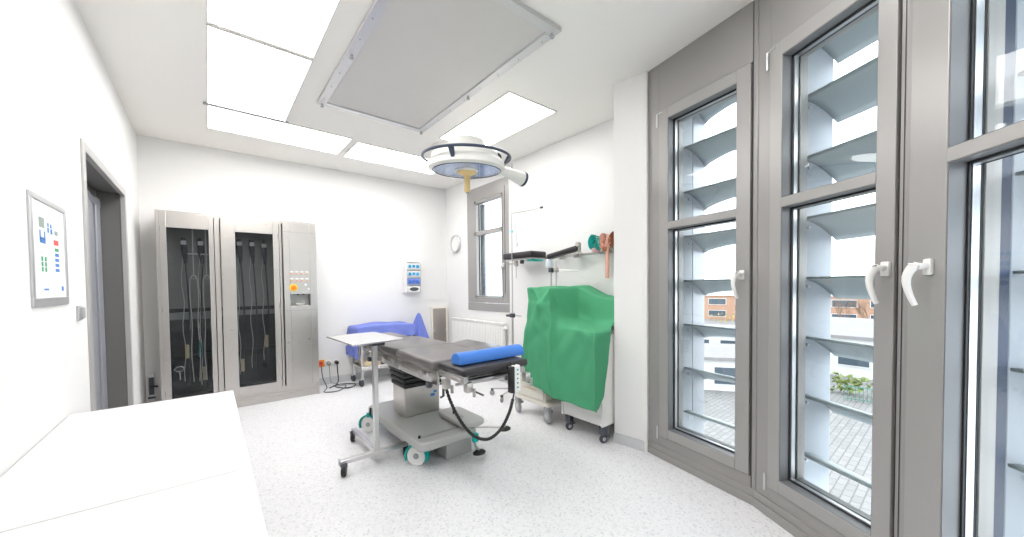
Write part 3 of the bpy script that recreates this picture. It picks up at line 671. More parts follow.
# cloth over trolley
def drape(nx, ny, x0, x1, y0, y1, zt, hang, m, amp=.012, seed=1):
    rnd = random.Random(seed); G = []
    ph = [rnd.uniform(0, 6) for _ in range(8)]
    for j in range(ny + 1):
        row = []
        for i in range(nx + 1):
            u = i / nx; v = j / ny
            X = x0 - hang[0] + (x1 - x0 + hang[0] + hang[1]) * u; Y = y0 - hang[2] + (y1 - y0 + hang[2] + hang[3]) * v
            dx = max(x0 - X, 0, X - x1); dy = max(y0 - Y, 0, Y - y1); d = math.hypot(dx, dy) if (dx and dy) else dx + dy
            cx = min(max(X, x0), x1); cy = min(max(Y, y0), y1)
            wv = amp * min(1, d * 4)
            fold = wv * (math.sin(26 * (X + Y) + ph[0]) + .6 * math.sin(41 * (X - Y) + ph[1]))
            sx = -1 if X < x0 else (1 if X > x1 else 0); sy = -1 if Y < y0 else (1 if Y > y1 else 0)
            flare = .10 * d
            px = cx + sx * (.012 + flare * .5 + fold); py = cy + sy * (.012 + flare * .5 + fold) if sy else cy
            if not sy: py = cy
            z = zt - d + .006 * math.sin(13 * X + ph[2]) * math.sin(11 * Y + ph[3])
            row.append((px, py, z))
        G.append(row)
    return MB().grid(G)
def hangf(x): return 0
d = drape(46, 34, tx0 - .03, tx1, ty0 - .02, ty1, .815, (.42, .30, .17, .02), lilac_m, .012, 3)
for i, p in enumerate(d.v):
    # left front corner hangs lower in a point, top slightly domed
    if p.z > .80: p.z += .02 * math.sin((p.x - tx0) * 4)
tag(d.build('blue_cloth', lilac_m, solid=.004, sub=1), 'lilac blue cloth spread over the low trolley at the back wall', 'cloth')
t = thing('draped_stand', (2.55, 5.42, 0), 'upright stand shrouded in lilac blue cloth rising to a point, right of the low trolley', 'stand')
f = MB(); f.tube([(2.55, 5.42, .05), (2.55, 5.42, .88)], .018, 10); f.build('pole', ltsteel_m, t)
for k in range(5):
    a = 2 * PI * k / 5 + .3
    f = MB(); f.tube([(2.55, 5.42, .09), (2.55 + .17 * math.cos(a), 5.42 + .17 * math.sin(a), .065)], .012, 8); lg = f.build('leg', ltsteel_m, t)
    f = MB(); f.lathe([(.025, -.01), (.025, .01)], M=axis_matrix((2.55 + .165 * math.cos(a), 5.42 + .165 * math.sin(a), .027), (-math.sin(a), math.cos(a), 0)), n=12); f.build('caster', dkgrey_m, lg)
G = []
for j in range(15):
    v = j / 14; row = []; r_ = .012 + .17 * v ** .75
    for k in range(49):
        a = 2 * PI * k / 48; q = r_ * (1 + .16 * math.sin(7 * a + 1) * min(1, v * 1.6) + .06 * math.sin(13 * a))
        row.append((2.55 + q * 1.05 * math.cos(a), 5.42 + q * .9 * math.sin(a) , .945 - .60 * v + .02 * math.sin(3 * a) * v))
    G.append(row)
f = MB().grid(G); f.build('cloth_cover', lilac_m, t, solid=.004)

# ------------------------------------------------------------------ clock & radiator
t = thing('wall_clock', (XR, 5.30, 1.93), 'round clock with grey rim on the right wall left of the small window', 'clock')
M_ = axis_matrix((XR, 5.30, 2.068), (-1, 0, 0))
f = MB(); f.lathe([(.128, 0), (.145, .006), (.148, .03), (.136, .045), (.126, .042), (.124, .02)], M=M_, n=40, caps=False); f.build('rim', alu_m, t)
f = MB(); f.lathe([(.128, .002), (.128, .02)], M=M_, n=40); f.build('dial', wht_m, t)
t = thing('radiator', (XR, 4.66, .1), 'white ribbed panel radiator under the small window', 'radiator')
ry0, ry1, rz0, rz1 = 3.97, 5.36, .16, .845
f = MB(); f.box(XR - .085, XR - .04, ry0, ry1, rz0, rz1 - .02); f.box(XR - .04, XR - .002, ry0 + .2, ry0 + .25, .3, .6).box(XR - .04, XR - .002, ry1 - .25, ry1 - .2, .3, .6)
n = 34
for i in range(n):
    yy = ry0 + .02 + (ry1 - ry0 - .04) * (i + .5) / n; f.rbox(XR - .095, XR - .083, yy - .013, yy + .013, rz0 + .03, rz1 - .05, .005, 1)
rad = f.build('panel', wht_m, t)
f = MB(); f.box(XR - .10, XR - .03, ry0 - .003, ry1 + .003, rz1 - .022, rz1); f.build('top_grille', wht_m, t, bevel=.003)
f = MB(); f.lathe([(.018, 0), (.024, .01), (.024, .05), (.018, .06)], M=axis_matrix((XR - .07, ry0 - .005, .78), (0, -1, 0)), n=16); f.build('valve', wht_m, t)

# ------------------------------------------------------------------ operating table
TX0, TX1 = 1.115, 1.655
t = thing('operating_table', (1.40, 2.95, 0), 'steel operating table with dark sectioned pads on a wheeled pedestal base', 'operating table')
def pad(name, x0, x1, y0, y1, z0, z1, m, parent=t, r=.022, M=None):
    f = MB(); f.rbox(x0, x1, y0, y1, z0, z1, r, 3, M=M); return f.build(name, m, parent)
label(pad('seat_pad', TX0 - .01, TX1 + .01, 2.155, 2.785, .805, .868, padgrey_m), 'grey brown seat pad')
pad('back_pad', TX0 + .0, TX1 - .02, 2.795, 3.50, .80, .862, padgrey_m)
pad('head_pad', 1.17, 1.57, 3.51, 4.02, .80, .858, padgrey_m)
label(pad('leg_pad', 1.14, 1.655, 1.835, 2.145, .812, .862, pad_m), 'glossy near black leg pad')
M_ = Matrix.Translation((1.66, 2.45, .862)) @ Matrix.Rotation(R(-7), 4, 'Y')
pad('side_pad', -.09, .09, -.27, .30, -.012, .02, padgrey_m, r=.012, M=M_)
f = MB()
for (a, b) in ((1.88, 2.13), (2.17, 2.77), (2.81, 3.48), (3.53, 3.98)): f.box(TX0 + .03, TX1 - .03, a, b, .775, .797)
f.build('table_frame', steel_m, t, bevel=.003)
for x in (TX0 - .022, TX1 + .012):
    for (a, b) in ((2.17, 2.76), (2.80, 3.46)):
        f = MB(); f.box(x, x + .012, a, b, .735, .765)
        for yy in (a + .05, b - .05): f.box(x + .003, x + .03 if x < 1.3 else x - .02, yy - .012, yy + .012, .74, .785)
        rl = f.build('side_rail', ltsteel_m, t, bevel=.002)
        f = MB(); f.box(min(x + .012, x), x + .02, a, b, .655, .735) if False else f.box(TX0 + .03 if x < 1.3 else TX1 - .045, TX0 + .045 if x < 1.3 else TX1 - .03, a, b, .70, .775)
        f.build('side_plate', steel_m, t, bevel=.003)
for yy in (2.30, 2.66, 3.0, 3.3):
    f = MB(); f.rbox(TX0 - .04, TX0 + .005, yy - .022, yy + .022, .745, .79, .006, 2); f.build('rail_clamp', steel_m, t)
for (xx, yy) in ((TX0 - .01, 2.24), (TX0 - .01, 3.42)):
    f = MB(); f.lathe([(.022, 0), (.026, .01), (.022, .03)], M=axis_matrix((xx + .03, yy, .70), (-1, 0, 0)), n=16); f.build('joint_knob', dkgrey_m, t)
# foot section bearers
f = MB(); f.box(1.155, 1.185, 1.86, 2.22, .77, .812).box(1.60, 1.63, 1.86, 2.22, .77, .812).box(1.15, 1.66, 1.88, 1.91, .765, .795)
f.tube([(1.18, 2.0, .735), (1.64, 1.92, .735)], .010, 8)
f.build('leg_section_frame', ltsteel_m, t, bevel=.002)
for xx, yy in ((1.19, 1.87), (1.13, 2.03), (1.50, 1.84), (1.62, 1.83)):
    f = MB(); f.rbox(xx - .022, xx + .022, yy - .025, yy + .02, .715, .775, .006, 2).lathe([(.010, -.05), (.010, .0)], (xx + .03, yy - .02, .735), 10); f.build('accessory_clamp', steel_m, t)
f = MB(); f.tube([(1.22, 1.86, .72), (1.27, 1.82, .69)], .006, 8).tube([(1.48, 1.87, .745), (1.45, 1.83, .775)], .009, 8); f.build('clamp_lever', dkgrey_m, t)
# column
KX0, KX1, KY0, KY1 = 1.285, 1.62, 3.035, 3.30
f = MB(); f.box(KX0, KX1, KY0, KY1, .215, .475); f.build('column_cover', steel_m, t, bevel=.01, seg=3)
for i in range(5):
    z = .475 + i * .046; e = .012 + .006 * i
    f = MB(); f.rbox(KX0 - e, KX1 + e, KY0 - e - .02, KY1 + e, z, z + .04, .012, 2); f.build('bellows_fold', black_m, t)
f = MB(); f.box(KX0 + .02, KX1 - .02, KY0 + .02, KY1 - .02, .47, .72).box(KX0 - .04, KX1 + .0, KY0 - .15, KY1 + .12, .70, .775); f.build('column_head', steel_m, t, bevel=.005)
f = MB(); f.tube([(KX1 + .006, KY0 - .005, .46), (KX1 + .035, KY0 - .01, .45), (KX1 + .035, KY0 - .01, .34), (KX1 + .006, KY0 - .005, .33)], .012, 10); f.build('column_handle', dkgrey_m, t)
f = MB(); f.box(KX1 - .09, KX1 - .05, KY0 - .003, KY0, .36, .385).box(KX1 - .06, KX1 - .03, KY0 - .003, KY0, .39, .41); f.build('column_emblem', mark_blue, t)
# base
bx0, bx1, by0, by1 = 1.145, 1.655, 2.44, 3.62
def rr(x0, x1, y0, y1, r, n=6):
    o = []
    for cx, cy, a in ((x1 - r, y0 + r, -90), (x1 - r, y1 - r, 0), (x0 + r, y1 - r, 90), (x0 + r, y0 + r, 180)):
        for k in range(n + 1): q = R(a + 90 * k / n); o.append((cx + r * math.cos(q), cy + r * math.sin(q)))
    return o
f = MB(); f.prism(rr(bx0, bx1, by0, by1, .07), .150, .218); bs = f.build('base_plate', base_m, t, bevel=.014, seg=3)
f = MB(); f.box(bx0 + .06, bx0 + .11, by0 + .22, by1 - .2, .07, .150).box(1.40, bx1 - .02, by0 + .085, by1 - .1, .0, .150); f.build('base_chassis', base_m, t, bevel=.006)
f = MB()
for k in range(3): f.box(bx0 + .05, bx1 - .1, by0 + .10 + k * .012, by0 + .104 + k * .012, .2175, .2195)
f.build('base_grooves', grey_pl, t)
f = MB(); f.prism(rr(bx1 - .13, bx1 + .10, by0 + .02, by0 + .50, .08), .218, .255); ph = f.build('pedal_housing', base_m, t, bevel=.012, seg=3)
q = MB(Matrix.Translation((bx1 - .05, by0 + .22, .255))); q.lathe([(.03, 0), (.03, .004)], n=18, M=Matrix.Diagonal((1, 1.6, 1, 1))); q.build('pedal_housing_badge', grey_pl, ph)
f = MB(); f.tube([(bx1 - .05, by0 + .32, .25), (bx1 - .05, by0 + .32, .30)], .008, 8); f.build('base_lever', black_m, t)
def brake_wheel(x, y, sgn):
    f = MB(); M_ = axis_matrix((x, y, .075), (sgn, -.75, 0))
    f.lathe([(.055, -.022), (.072, -.02), (.075, -.012), (.075, .012), (.072, .02), (.055, .022)], M=M_, n=28); w_ = f.build('wheel', wht_m, t)
    f = MB(); f.lathe([(.02, -.028), (.022, -.022), (.022, .022), (.02, .028)], M=M_, n=16); f.build('wheel_hub', grey_pl, w_)
    G = []
    for (o_) in (-.034, .034):
        pass
    f = MB(); pts = []
    Mi = M_
    for k in range(13):
        a = R(-25 + 230 * k / 12); pts.append(a)
    up = Vector((0, 0, 1)); ax = (M_.to_3x3() @ Vector((0, 0, 1))).normalized(); hz = ax.cross(up).normalized()
    c0 = Vector((x, y, .075)); vs = []; 
    for a in pts:
        d_ = hz * math.cos(a) + up * math.sin(a)
        for (rr_, o_) in ((.080, -.031), (.091, -.031), (.091, .031), (.080, .031)): vs.append(c0 + d_ * rr_ + ax * o_)
    fs = []
    for k in range(12):
        for m in range(4): fs.append((k * 4 + m, k * 4 + (m + 1) % 4, (k + 1) * 4 + (m + 1) % 4, (k + 1) * 4 + m))
    fs += [(0, 1, 2, 3), (48, 51, 50, 49)]
    f.add(vs, fs)
    f.rbox(x - .02, x + .02, y - .02, y + .02, .14, .18, .006, 2)
    f.build('wheel_guard', teal_m, w_)
    f = MB(); f.tube([(x, y - .03, .155), (x, y - .045, .235)], .010, 8); f.build('brake_lever', black_m, w_)
brake_wheel(1.19, 2.60, -.9); brake_wheel(1.13, 3.50, -.9); brake_wheel(1.62, 3.52, .9)
# foot pedals on stalks
for (px, py, pz, ax_, ay_) in ((1.93, 2.455, .13, 1.66, 2.60), (1.60, 2.365, .055, 1.60, 2.46)):
    f = MB(); f.tube([(ax_, ay_, .17), ((ax_ + px) / 2, (ay_ + py) / 2, pz + .03), (px, py, pz + .01)], .010, 8); sk = f.build('pedal_stalk', ltsteel_m, t)
    f = MB(Matrix.Translation((px, py, pz))); f.lathe([(.03, -.014), (.048, -.008), (.05, .002), (.036, .014), (.01, .018)], n=24, M=Matrix.Diagonal((1.1, .8, 1, 1))); f.build('pedal', black_m, t)
f = MB(); f.rbox(1.575, 1.625, 2.40, 2.44, .12, .19, .01, 2); f.build('pedal_joint', teal_m, t)
# hand control and coiled lead
HX, HY = 1.488, 1.80
f = MB(); f.rbox(HX - .005, HX + .045, HY - .018, HY + .018, .675, .845, .006, 2); hc = f.build('hand_control', wht_m, t)
f = MB(); f.rbox(HX - .032, HX - .004, HY - .022, HY + .022, .672, .842, .006, 2); f.tube([(HX + .01, HY, .845), (HX + .01, HY + .04, .86), (HX + .01, HY + .06, .80)], .005, 6); f.build('control_holder', black_m, hc)
f = MB()
for i in range(5): f.rbox(HX + .013, HX + .027, HY - .022, HY - .017, .70 + i * .028, .710 + i * .028, .002, 1)
f.build('control_keys', teal_m, hc)
pts = []
A = Vector((1.20, 2.19, .73)); B = Vector((HX + .005, HY, .672))
K = [A, Vector((1.21, 2.12, .60)), Vector((1.235, 2.03, .48)), Vector((1.28, 1.95, .40)), Vector((1.34, 1.88, .385)), Vector((1.41, 1.84, .44)), Vector((1.455, 1.81, .54)), Vector((HX - .01, HY, .62)), B]
for i in range(len(K) - 1):
    a, b, c, d = K[max(i - 1, 0)], K[i], K[i + 1], K[min(i + 2, len(K) - 1)]
    for k in range(14):
        u = k / 14; pts.append(.5 * ((2 * b) + (c - a) * u + (2 * a - 5 * b + 4 * c - d) * u * u + (3 * b - a - 3 * c + d) * u ** 3))
pts.append(B); coil = []
for i, p in enumerate(pts):
    coil.append((p, (.0085 + .0035 * (i % 2)) if 3 < i < len(pts) - 12 else .005))
f = MB(); f.tube([c[0] for c in coil], [c[1] for c in coil], 10); f.build('coiled_lead', black_m, t)

# blue bolster on the leg pad
b = MB(); G = []
F_ = Matrix.Translation((1.175, 1.985, .866)) @ Matrix.Rotation(R(0.5), 4, 'Z')
prof = [(-.054, 0), (-.056, .02)] + [(.056 * math.cos(R(180 - a)), .024 + .048 * math.sin(R(a))) for a in range(10, 171, 16)] + [(.056, .02), (.054, 0)]
q = MB(); n = len(prof); L_ = .525
vs = [(x_, y_, z_) for x_ in (0, L_) for y_, z_ in prof]
vs = [F_ @ Vector(p) for p in vs]
q.add(vs, [tuple(range(n)), tuple(range(n, 2 * n))[::-1]] + [(i, (i + 1) % n, n + (i + 1) % n, n + i) for i in range(n)])
tag(q.build('bolster', blue_m, bevel=.006, seg=2), 'bright blue half round bolster lying across the black leg pad', 'bolster')

# ------------------------------------------------------------------ tray stand
t = thing('instrument_table', (.95, 2.9, 0), 'mobile tray stand with flat steel top on a single post over the table head', 'tray stand')
M_ = Matrix.Translation((.968, 3.055, .94)) @ Matrix.Rotation(R(-3), 4, 'Z')
f = MB(); f.prism([(.745, 3.35), (.770, 2.70), (1.180, 2.775), (1.150, 3.372)], .938, .952); f.build('tray', shelf_m, t, bevel=.004)
f = MB(); f.box(.93, 1.03, 2.79, 2.86, .912, .938); f.build('tray_bracket', dkgrey_m, t)
f = MB(); f.box(.943, .979, 2.80, 2.84, .10, .925); f.build('post', ltsteel_m, t, bevel=.004)
f = MB(); f.box(.695, 1.20, 2.79, 2.83, .078, .112, M=None); bar = f.build('foot_bar', ltsteel_m, t, bevel=.004)
f = MB(); f.box(.94, .98, 2.83, 3.40, .078, .11); f.build('foot_bar', ltsteel_m, t, bevel=.004)
for cx, cy in ((.715, 2.785), (1.19, 2.82), (.945, 3.375)):
    f = MB(); f.lathe([(.032, -.016), (.040, -.012), (.040, .012), (.032, .016)], M=axis_matrix((cx, cy, .041), (1, -.5, 0)), n=18); w_ = f.build('caster', black_m, t)
    f = MB(); f.box(cx - .02, cx + .02, cy - .018, cy + .018, .065, .09); f.build('caster_fork', dkgrey_m, w_)
f = MB(); f.box(.69, .696, 2.785, 2.835, .074, .116); f.build('end_cap', grey_pl, t)

# ------------------------------------------------------------------ carts under green cloth
def big_caster(cx, cy, r_, parent, m=grey_pl, dirv=(1, .0, 0), top=.17):
    f = MB(); M_ = axis_matrix((cx, cy, r_), dirv)
    f.lathe([(r_ * .55, -.014), (r_ * .9, -.014), (r_, -.009), (r_, .009), (r_ * .9, .014), (r_ * .55, .014)], M=M_, n=26); w_ = f.build('caster', m, parent)
    f = MB(); f.lathe([(r_ * .22, -.02), (r_ * .5, -.016), (r_ * .5, .016), (r_ * .22, .02)], M=M_, n=18); f.build('caster_hub', mat('hub%d' % len(MATS), (.5, .5, .51), .4), w_)
    f = MB(); f.rbox(cx - .022, cx + .03, cy - .03, cy + .03, r_ * 1.9, top, .006, 2).rbox(cx + .0, cx + .05, cy - .035, cy + .03, r_ * 1.55, r_ * 1.95, .006, 2); f.build('caster_fork', m, w_)
t = thing('anaesthesia_trolley', (2.80, 2.77, 0), 'ivory trolley with large grey casters under the green cloth, farther from the pier', 'trolley')
f = MB(); f.box(2.52, 3.02, 2.56, 2.975, .20, .43).box(2.56, 3.02, 2.50, 2.76, .43, 1.305); f.build('body', wht2_m, t, bevel=.008)
f = MB(); f.rbox(2.50, 3.04, 2.50, 2.99, .165, .20, .012, 2); f.build('base_plate', wht2_m, t)
f = MB(); f.box(2.505, 2.52, 2.575, 2.96, .225, .385); dr = f.build('drawer', wht2_m, t, bevel=.004)
f = MB(); f.box(2.502, 2.506, 2.67, 2.87, .30, .315); f.build('drawer_pull', tan_m, dr)
for cx, cy in ((2.54, 2.555), (2.53, 2.985), (2.98, 2.56), (2.98, 2.98)): big_caster(cx, cy, .064, t, dirv=(1, -.3, 0))
for yy in (2.78, 2.86):
    f = MB(); f.tube([(2.92, yy, 1.28), (2.92, yy, 1.62)], .010, 8); p = f.build('upright', ltsteel_m, t)
    f = MB(); f.rbox(2.90, 2.94, yy - .025, yy + .025, 1.50, 1.55, .006, 2); f.build('upright_clamp', dkgrey_m if yy > 2.8 else steel_m, p)
f = MB(); f.tube([(2.92, 2.80, 1.525), (2.92, 2.47, 1.50)], .008, 8); f.build('side_arm', ltsteel_m, t)
f = MB(); f.rbox(2.905, 2.93, 2.84, 2.93, 1.56, 1.65, .006, 2); f.build('blue_label_plate', mark_lt, t)

t = thing('drawer_cabinet', (2.80, 2.11, 0), 'white wheeled drawer cabinet under the green cloth, next to the white pier', 'cabinet')
f = MB(); x0, x1, y0, y1 = 2.515, 3.12, 1.878, 2.345
f.box(x0, x1, y0, y0 + .02, .155, .93).box(x0, x1, y1 - .02, y1, .155, .93).box(x0 + .02, x1, y0 + .02, y1 - .02, .155, .175).box(x0 + .02, x1 - .0, y0 + .02, y1 - .02, .91, .93).box(x1 - .02, x1, y0 + .02, y1 - .02, .175, .91)
f.build('carcass', wht_m, t, bevel=.003)
for k, (a, b) in enumerate(((.18, .345), (.355, .53), (.54, .715), (.725, .90))):
    f = MB(); f.box(x0 + .004, x0 + .02, y0 + .024, y1 - .024, a, b).box(x0 + .02, x1 - .05, y0 + .04, y1 - .04, a + .01, b - .03); dr = f.build('drawer', wht_m, t, bevel=.003)
    f = MB(); f.box(x0 - .012, x0 + .004, y0 + .03, y1 - .03, b - .022, b - .006); f.build('drawer_pull', alu_m, dr)
f = MB(); f.box(2.90, 3.12, 1.90, 2.33, .93, 1.17); f.build('rear_shelf_unit', wht_m, t, bevel=.004)
for cx, cy in ((2.575, 1.915), (2.575, 2.30), (3.08, 1.92), (3.08, 2.30)): big_caster(cx, cy, .036, t, m=dkgrey_m, dirv=(.3, 1, 0), top=.156)

# green cloth: control net draped over both
net = [
 [(2.72, 2.93, 1.15), (2.66, 2.91, 1.325), (2.53, 2.795, 1.330), (2.495, 2.74, 1.176), (2.48, 2.76, .959), (2.465, 2.80, .703), (2.440, 2.80, .405)],
 [(2.97, 2.86, 1.12), (2.93, 2.84, 1.335), (2.54, 2.66, 1.335), (2.490, 2.62, 1.18), (2.470, 2.62, .974), (2.455, 2.64, .730), (2.435, 2.64, .380)],
 [(3.05, 2.70, 1.10), (3.00, 2.66, 1.340), (2.55, 2.52, 1.335), (2.500, 2.46, 1.172), (2.485, 2.45, .987), (2.460, 2.45, .755), (2.435, 2.45, .345)],
 [(3.05, 2.56, 1.10), (3.00, 2.52, 1.330), (2.62, 2.49, 1.325), (2.590, 2.44, 1.12), (2.485, 2.33, .965), (2.465, 2.31, .690), (2.430, 2.24, .325)],
 [(3.13, 2.42, 1.05), (3.05, 2.40, 1.345), (2.84, 2.40, 1.338), (2.790, 2.35, 1.03), (2.485, 2.10, .960), (2.465, 2.06, .670), (2.435, 1.99, .313)],
 [(3.13, 2.25, 1.05), (3.08, 2.22, 1.250), (2.85, 2.20, 1.245), (2.800, 2.15, 1.01), (2.480, 1.875, .962), (2.460, 1.87, .660), (2.435, 1.85, .305)],
 [(3.13, 2.05, 1.05), (3.10, 2.00, 1.225), (2.87, 1.97, 1.220), (2.800, 1.93, 1.05), (2.62, 1.852, .955), (2.575, 1.855, .690), (2.52, 1.858, .43)],
]
def cr(a, b, c, d, u): return .5 * ((2 * b) + (c - a) * u + (2 * a - 5 * b + 4 * c - d) * u * u + (3 * b - a - 3 * c + d) * u ** 3)
def crow(P, k):
    out = []
    for i in range(len(P) - 1):
        a, b, c, d = P[max(i - 1, 0)], P[i], P[i + 1], P[min(i + 2, len(P) - 1)]
        for j in range(k):
            s_ = cr(a, b, c, d, j / k); l_ = b.lerp(c, j / k); out.append(s_ * .35 + l_ * .65)
    out.append(P[-1]); return out
cols = [crow([Vector(p) for p in c], 8) for c in net]
rows = [crow([cols[i][j] for i in range(len(cols))], 9) for j in range(len(cols[0]))]
G = []
nr = len(rows); nc = len(rows[0])
for j, row in enumerate(rows):
    o = []
    for i, p in enumerate(row):
        v = j / (nr - 1); u = i / (nc - 1)
        q = p.copy()
        if v > .36:
            k = min(1, (v - .36) * 3)
            # swags hanging from the left rear corner down to the right, plus vertical creases
            s1 = math.sin(30 * u + 5 * v) * .010 + math.sin(14 * (v + .55 * abs(u - .45)) * 2.2 + 1) * .014 * (1 - abs(u - .35))
            q.x += -abs(s1) * k
            for uc, w_, am in ((.41, .020, .04), (.835, .022, .035)):
                q.x -= am * k * math.exp(-((u - uc - .04 * (v - .4)) / w_) ** 2)
        for (uc, vc, am, nf, ph_) in ((.80, .50, .040, 7, .4), (.40, .30, .042, 8, 1.2), (.02, .22, .036, 9, 2.0)):
            du, dv = (u - uc) * 1.1, v - vc; rr_ = math.hypot(du, dv)
            if dv > -.02 or uc < .1:
                th_ = math.atan2(du, dv); q.x -= am * max(0, math.sin(nf * th_ + ph_)) ** 1.5 * min(1, rr_ * 6) * math.exp(-rr_ * 1.6) * (1 if v > .3 else 0)
        q.z += .004 * math.sin(22 * u + 9 * v)
        o.append(q)
    G.append(o)
d = MB().grid(G)
tag(d.build('green_cloth', green_m, solid=.004, sub=1), 'large green surgical cloth draped over both trolleys at the right wall', 'cloth')

# ------------------------------------------------------------------ accessories on the wall rail
t = thing('equipment_rail', (XR, 3.0, 1.69), 'long steel equipment rail mounted on the right wall above the green cloth', 'rail')
f = MB(); f.box(XR - .055, XR - .045, 2.02, 3.75, 1.675, 1.705); f.build('bar', ltsteel_m, t, bevel=.002)
for yy in (2.2, 2.9, 3.65):
    f = MB(); f.box(XR - .045, XR, yy - .015, yy + .015, 1.68, 1.70); f.build('bracket', ltsteel_m, t)
f = MB(); f.rbox(XR - .085, XR - .03, 2.62, 2.70, 1.655, 1.73, .008, 2); f.build('rail_clamp', steel_m, t)
f = MB(); f.rbox(XR - .085, XR - .03, 2.86, 2.91, 1.65, 1.72, .008, 2); f.build('rail_clamp', steel_m, t)
t = thing('arm_board', (3.0, 3.35, 1.6), 'thick black padded arm board stored flat on the wall rail near the window', 'arm board')
f = MB(); f.rbox(2.87, 3.125, 3.13, 3.66, 1.685, 1.762, .02, 3); f.build('pad', pad_m, t)
f = MB(); f.box(2.90, 3.11, 3.15, 3.64, 1.668, 1.685); f.build('support_plate', ltsteel_m, t, bevel=.002)
f = MB(); f.rbox(2.94, 2.98, 3.48, 3.52, 1.60, 1.668, .006, 2).tube([(2.96, 3.50, 1.63), (2.90, 3.58, 1.63)], .008, 8); c1 = f.build('clamp', steel_m, t)
f = MB(); f.tube([(2.93, 3.47, 1.63), (2.925, 3.46, 1.45)], .006, 8); f.build('lever', alu_m, t)
f = MB(); f.rbox(2.93, 2.97, 3.36, 3.40, 1.625, 1.668, .006, 2); f.build('knob', dkgrey_m, t)
f = MB(); f.rbox(2.92, 3.08, 3.14, 3.26, 1.645, 1.668, .006, 2); f.build('end_grip', teal_m, t)
t = thing('leg_support', (2.92, 2.67, 1.62), 'slim black padded support bar tilted upward beside the arm board', 'padded bar')
f = MB(); f.rbox(-.045, .045, -.215, .215, -.028, .028, .018, 3, M=Matrix.Translation((2.925, 2.68, 1.703)) @ Matrix.Rotation(R(-8.5), 4, 'X')); f.build('pad', pad_m, t)
f = MB(); f.lathe([(.02, 0), (.03, .01), (.03, .045), (.02, .055)], (2.925, 2.475, 1.74), 16); f.rbox(2.91, 2.94, 2.455, 2.485, 1.69, 1.74, .008, 2); f.tube([(2.95, 2.46, 1.70), (3.12, 2.60, 1.69)], .010, 8); f.build('joint', steel_m, t)

# rolled straps
def strap_roll(y, z, r_, wd, m, m2, lab, tail=None, name='rolled_strap'):
    t = thing(name, (3.09, y, z - r_), lab, 'strap', 'rolled straps hanging at the end of the wall rail')
    f = MB(); pts = []
    prof = []
    for k in range(60):
        a = k * .34; rad = .018 + (r_ - .018) * k / 59; prof.append((rad * math.cos(a), rad * 1.15 * math.sin(a)))
    vs = []; 
    for (a, b) in prof: vs += [(3.08 - wd / 2, y + a, z + b), (3.08 + wd / 2, y + a, z + b)]
    f.add(vs, [(2 * i, 2 * i + 1, 2 * i + 3, 2 * i + 2) for i in range(len(prof) - 1)]); f.build('coil', m, t, solid=.003)
    f = MB(); f.rbox(3.08 - wd / 2 - .006, 3.08 + wd / 2 + .0, y - r_ * .3, y + r_ * .3, z - r_ * 1.25, z - r_ * .75, .004, 1); f.build('buckle', m2, t)
    f = MB(); f.tube([(3.09, y, z - r_), (3.12, y, 1.715), (XR - .05, y, 1.712), (XR - .035, y, 1.67)], .005, 6); f.build('hook', ltsteel_m, t)
    if tail:
        f = MB(); f.box(3.08 - .022, 3.08 + .004, y + tail[0] - .016, y + tail[0] + .016, tail[1], z); f.build('tail', m, t, bevel=.001)
    return t
strap_roll(2.37, 1.79, .078, .075, teal_m, mat('pink_webbing', (.75, .45, .5), .6), 'rolled teal green strap with pink end, left of the brown straps')
strap_roll(2.245, 1.79, .078, .06, salmon_m, brown_m, 'rolled salmon and brown strap with a long brown tail hanging down', tail=(-.02, 1.42))
strap_roll(2.12, 1.79, .078, .06, brown_m, mark_green, 'rolled brown leather strap partly behind the white pier')

# ------------------------------------------------------------------ infusion stand
t = thing('infusion_stand', (2.85, 3.45, 0), 'slim steel infusion pole on casters in front of the small window', 'infusion stand')
f = MB(); f.tube([(2.85, 3.45, .10), (2.85, 3.45, 1.0)], .0125, 12); f.build('lower_pole', ltsteel_m, t)
f = MB(); f.tube([(2.85, 3.45, 1.0), (2.85, 3.45, 2.24)], .008, 10); f.build('upper_pole', ltsteel_m, t)
f = MB(); f.rbox(2.83, 2.87, 3.42, 3.49, .97, 1.02, .006, 2).lathe([(.014, 0), (.014, .05)], M=axis_matrix((2.83, 3.47, .995), (-.6, .8, 0)), n=12); f.tube([(2.85, 3.43, .995), (2.86, 3.30, .995)], .004, 6); f.build('height_clamp', dkgrey_m, t)
f = MB(); f.rbox(2.835, 2.865, 3.435, 3.465, 2.00, 2.03, .004, 1); f.build('blue_collar', mat('cyan_collar', (.25, .65, .75), .4), t)
f = MB(); f.tube([(2.85, 3.46, 2.235), (2.87, 3.20, 2.225), (2.89, 2.96, 2.228)], .0065, 8); ba = f.build('hook_bar', ltsteel_m, t)
f = MB(); f.lathe([(.013, 0), (.013, .03)], M=axis_matrix((2.888, 2.985, 2.228), (.08, -1, .0)), n=12); f.build('bar_tip', dkgrey_m, ba)
f = MB(); f.tube([(2.855, 3.40, 2.232), (2.86, 3.385, 2.05), (2.865, 3.37, 1.86)], .005, 8).lathe([(.012, 0), (.012, .035)], (2.865, 3.37, 1.83), 10); f.build('hanging_rod', alu_m, ba)
f = MB(); f.lathe([(.02, 0), (.035, .02), (.03, .05), (.014, .06)], (2.85, 3.45, .075), 18); f.build('hub', ltsteel_m, t)
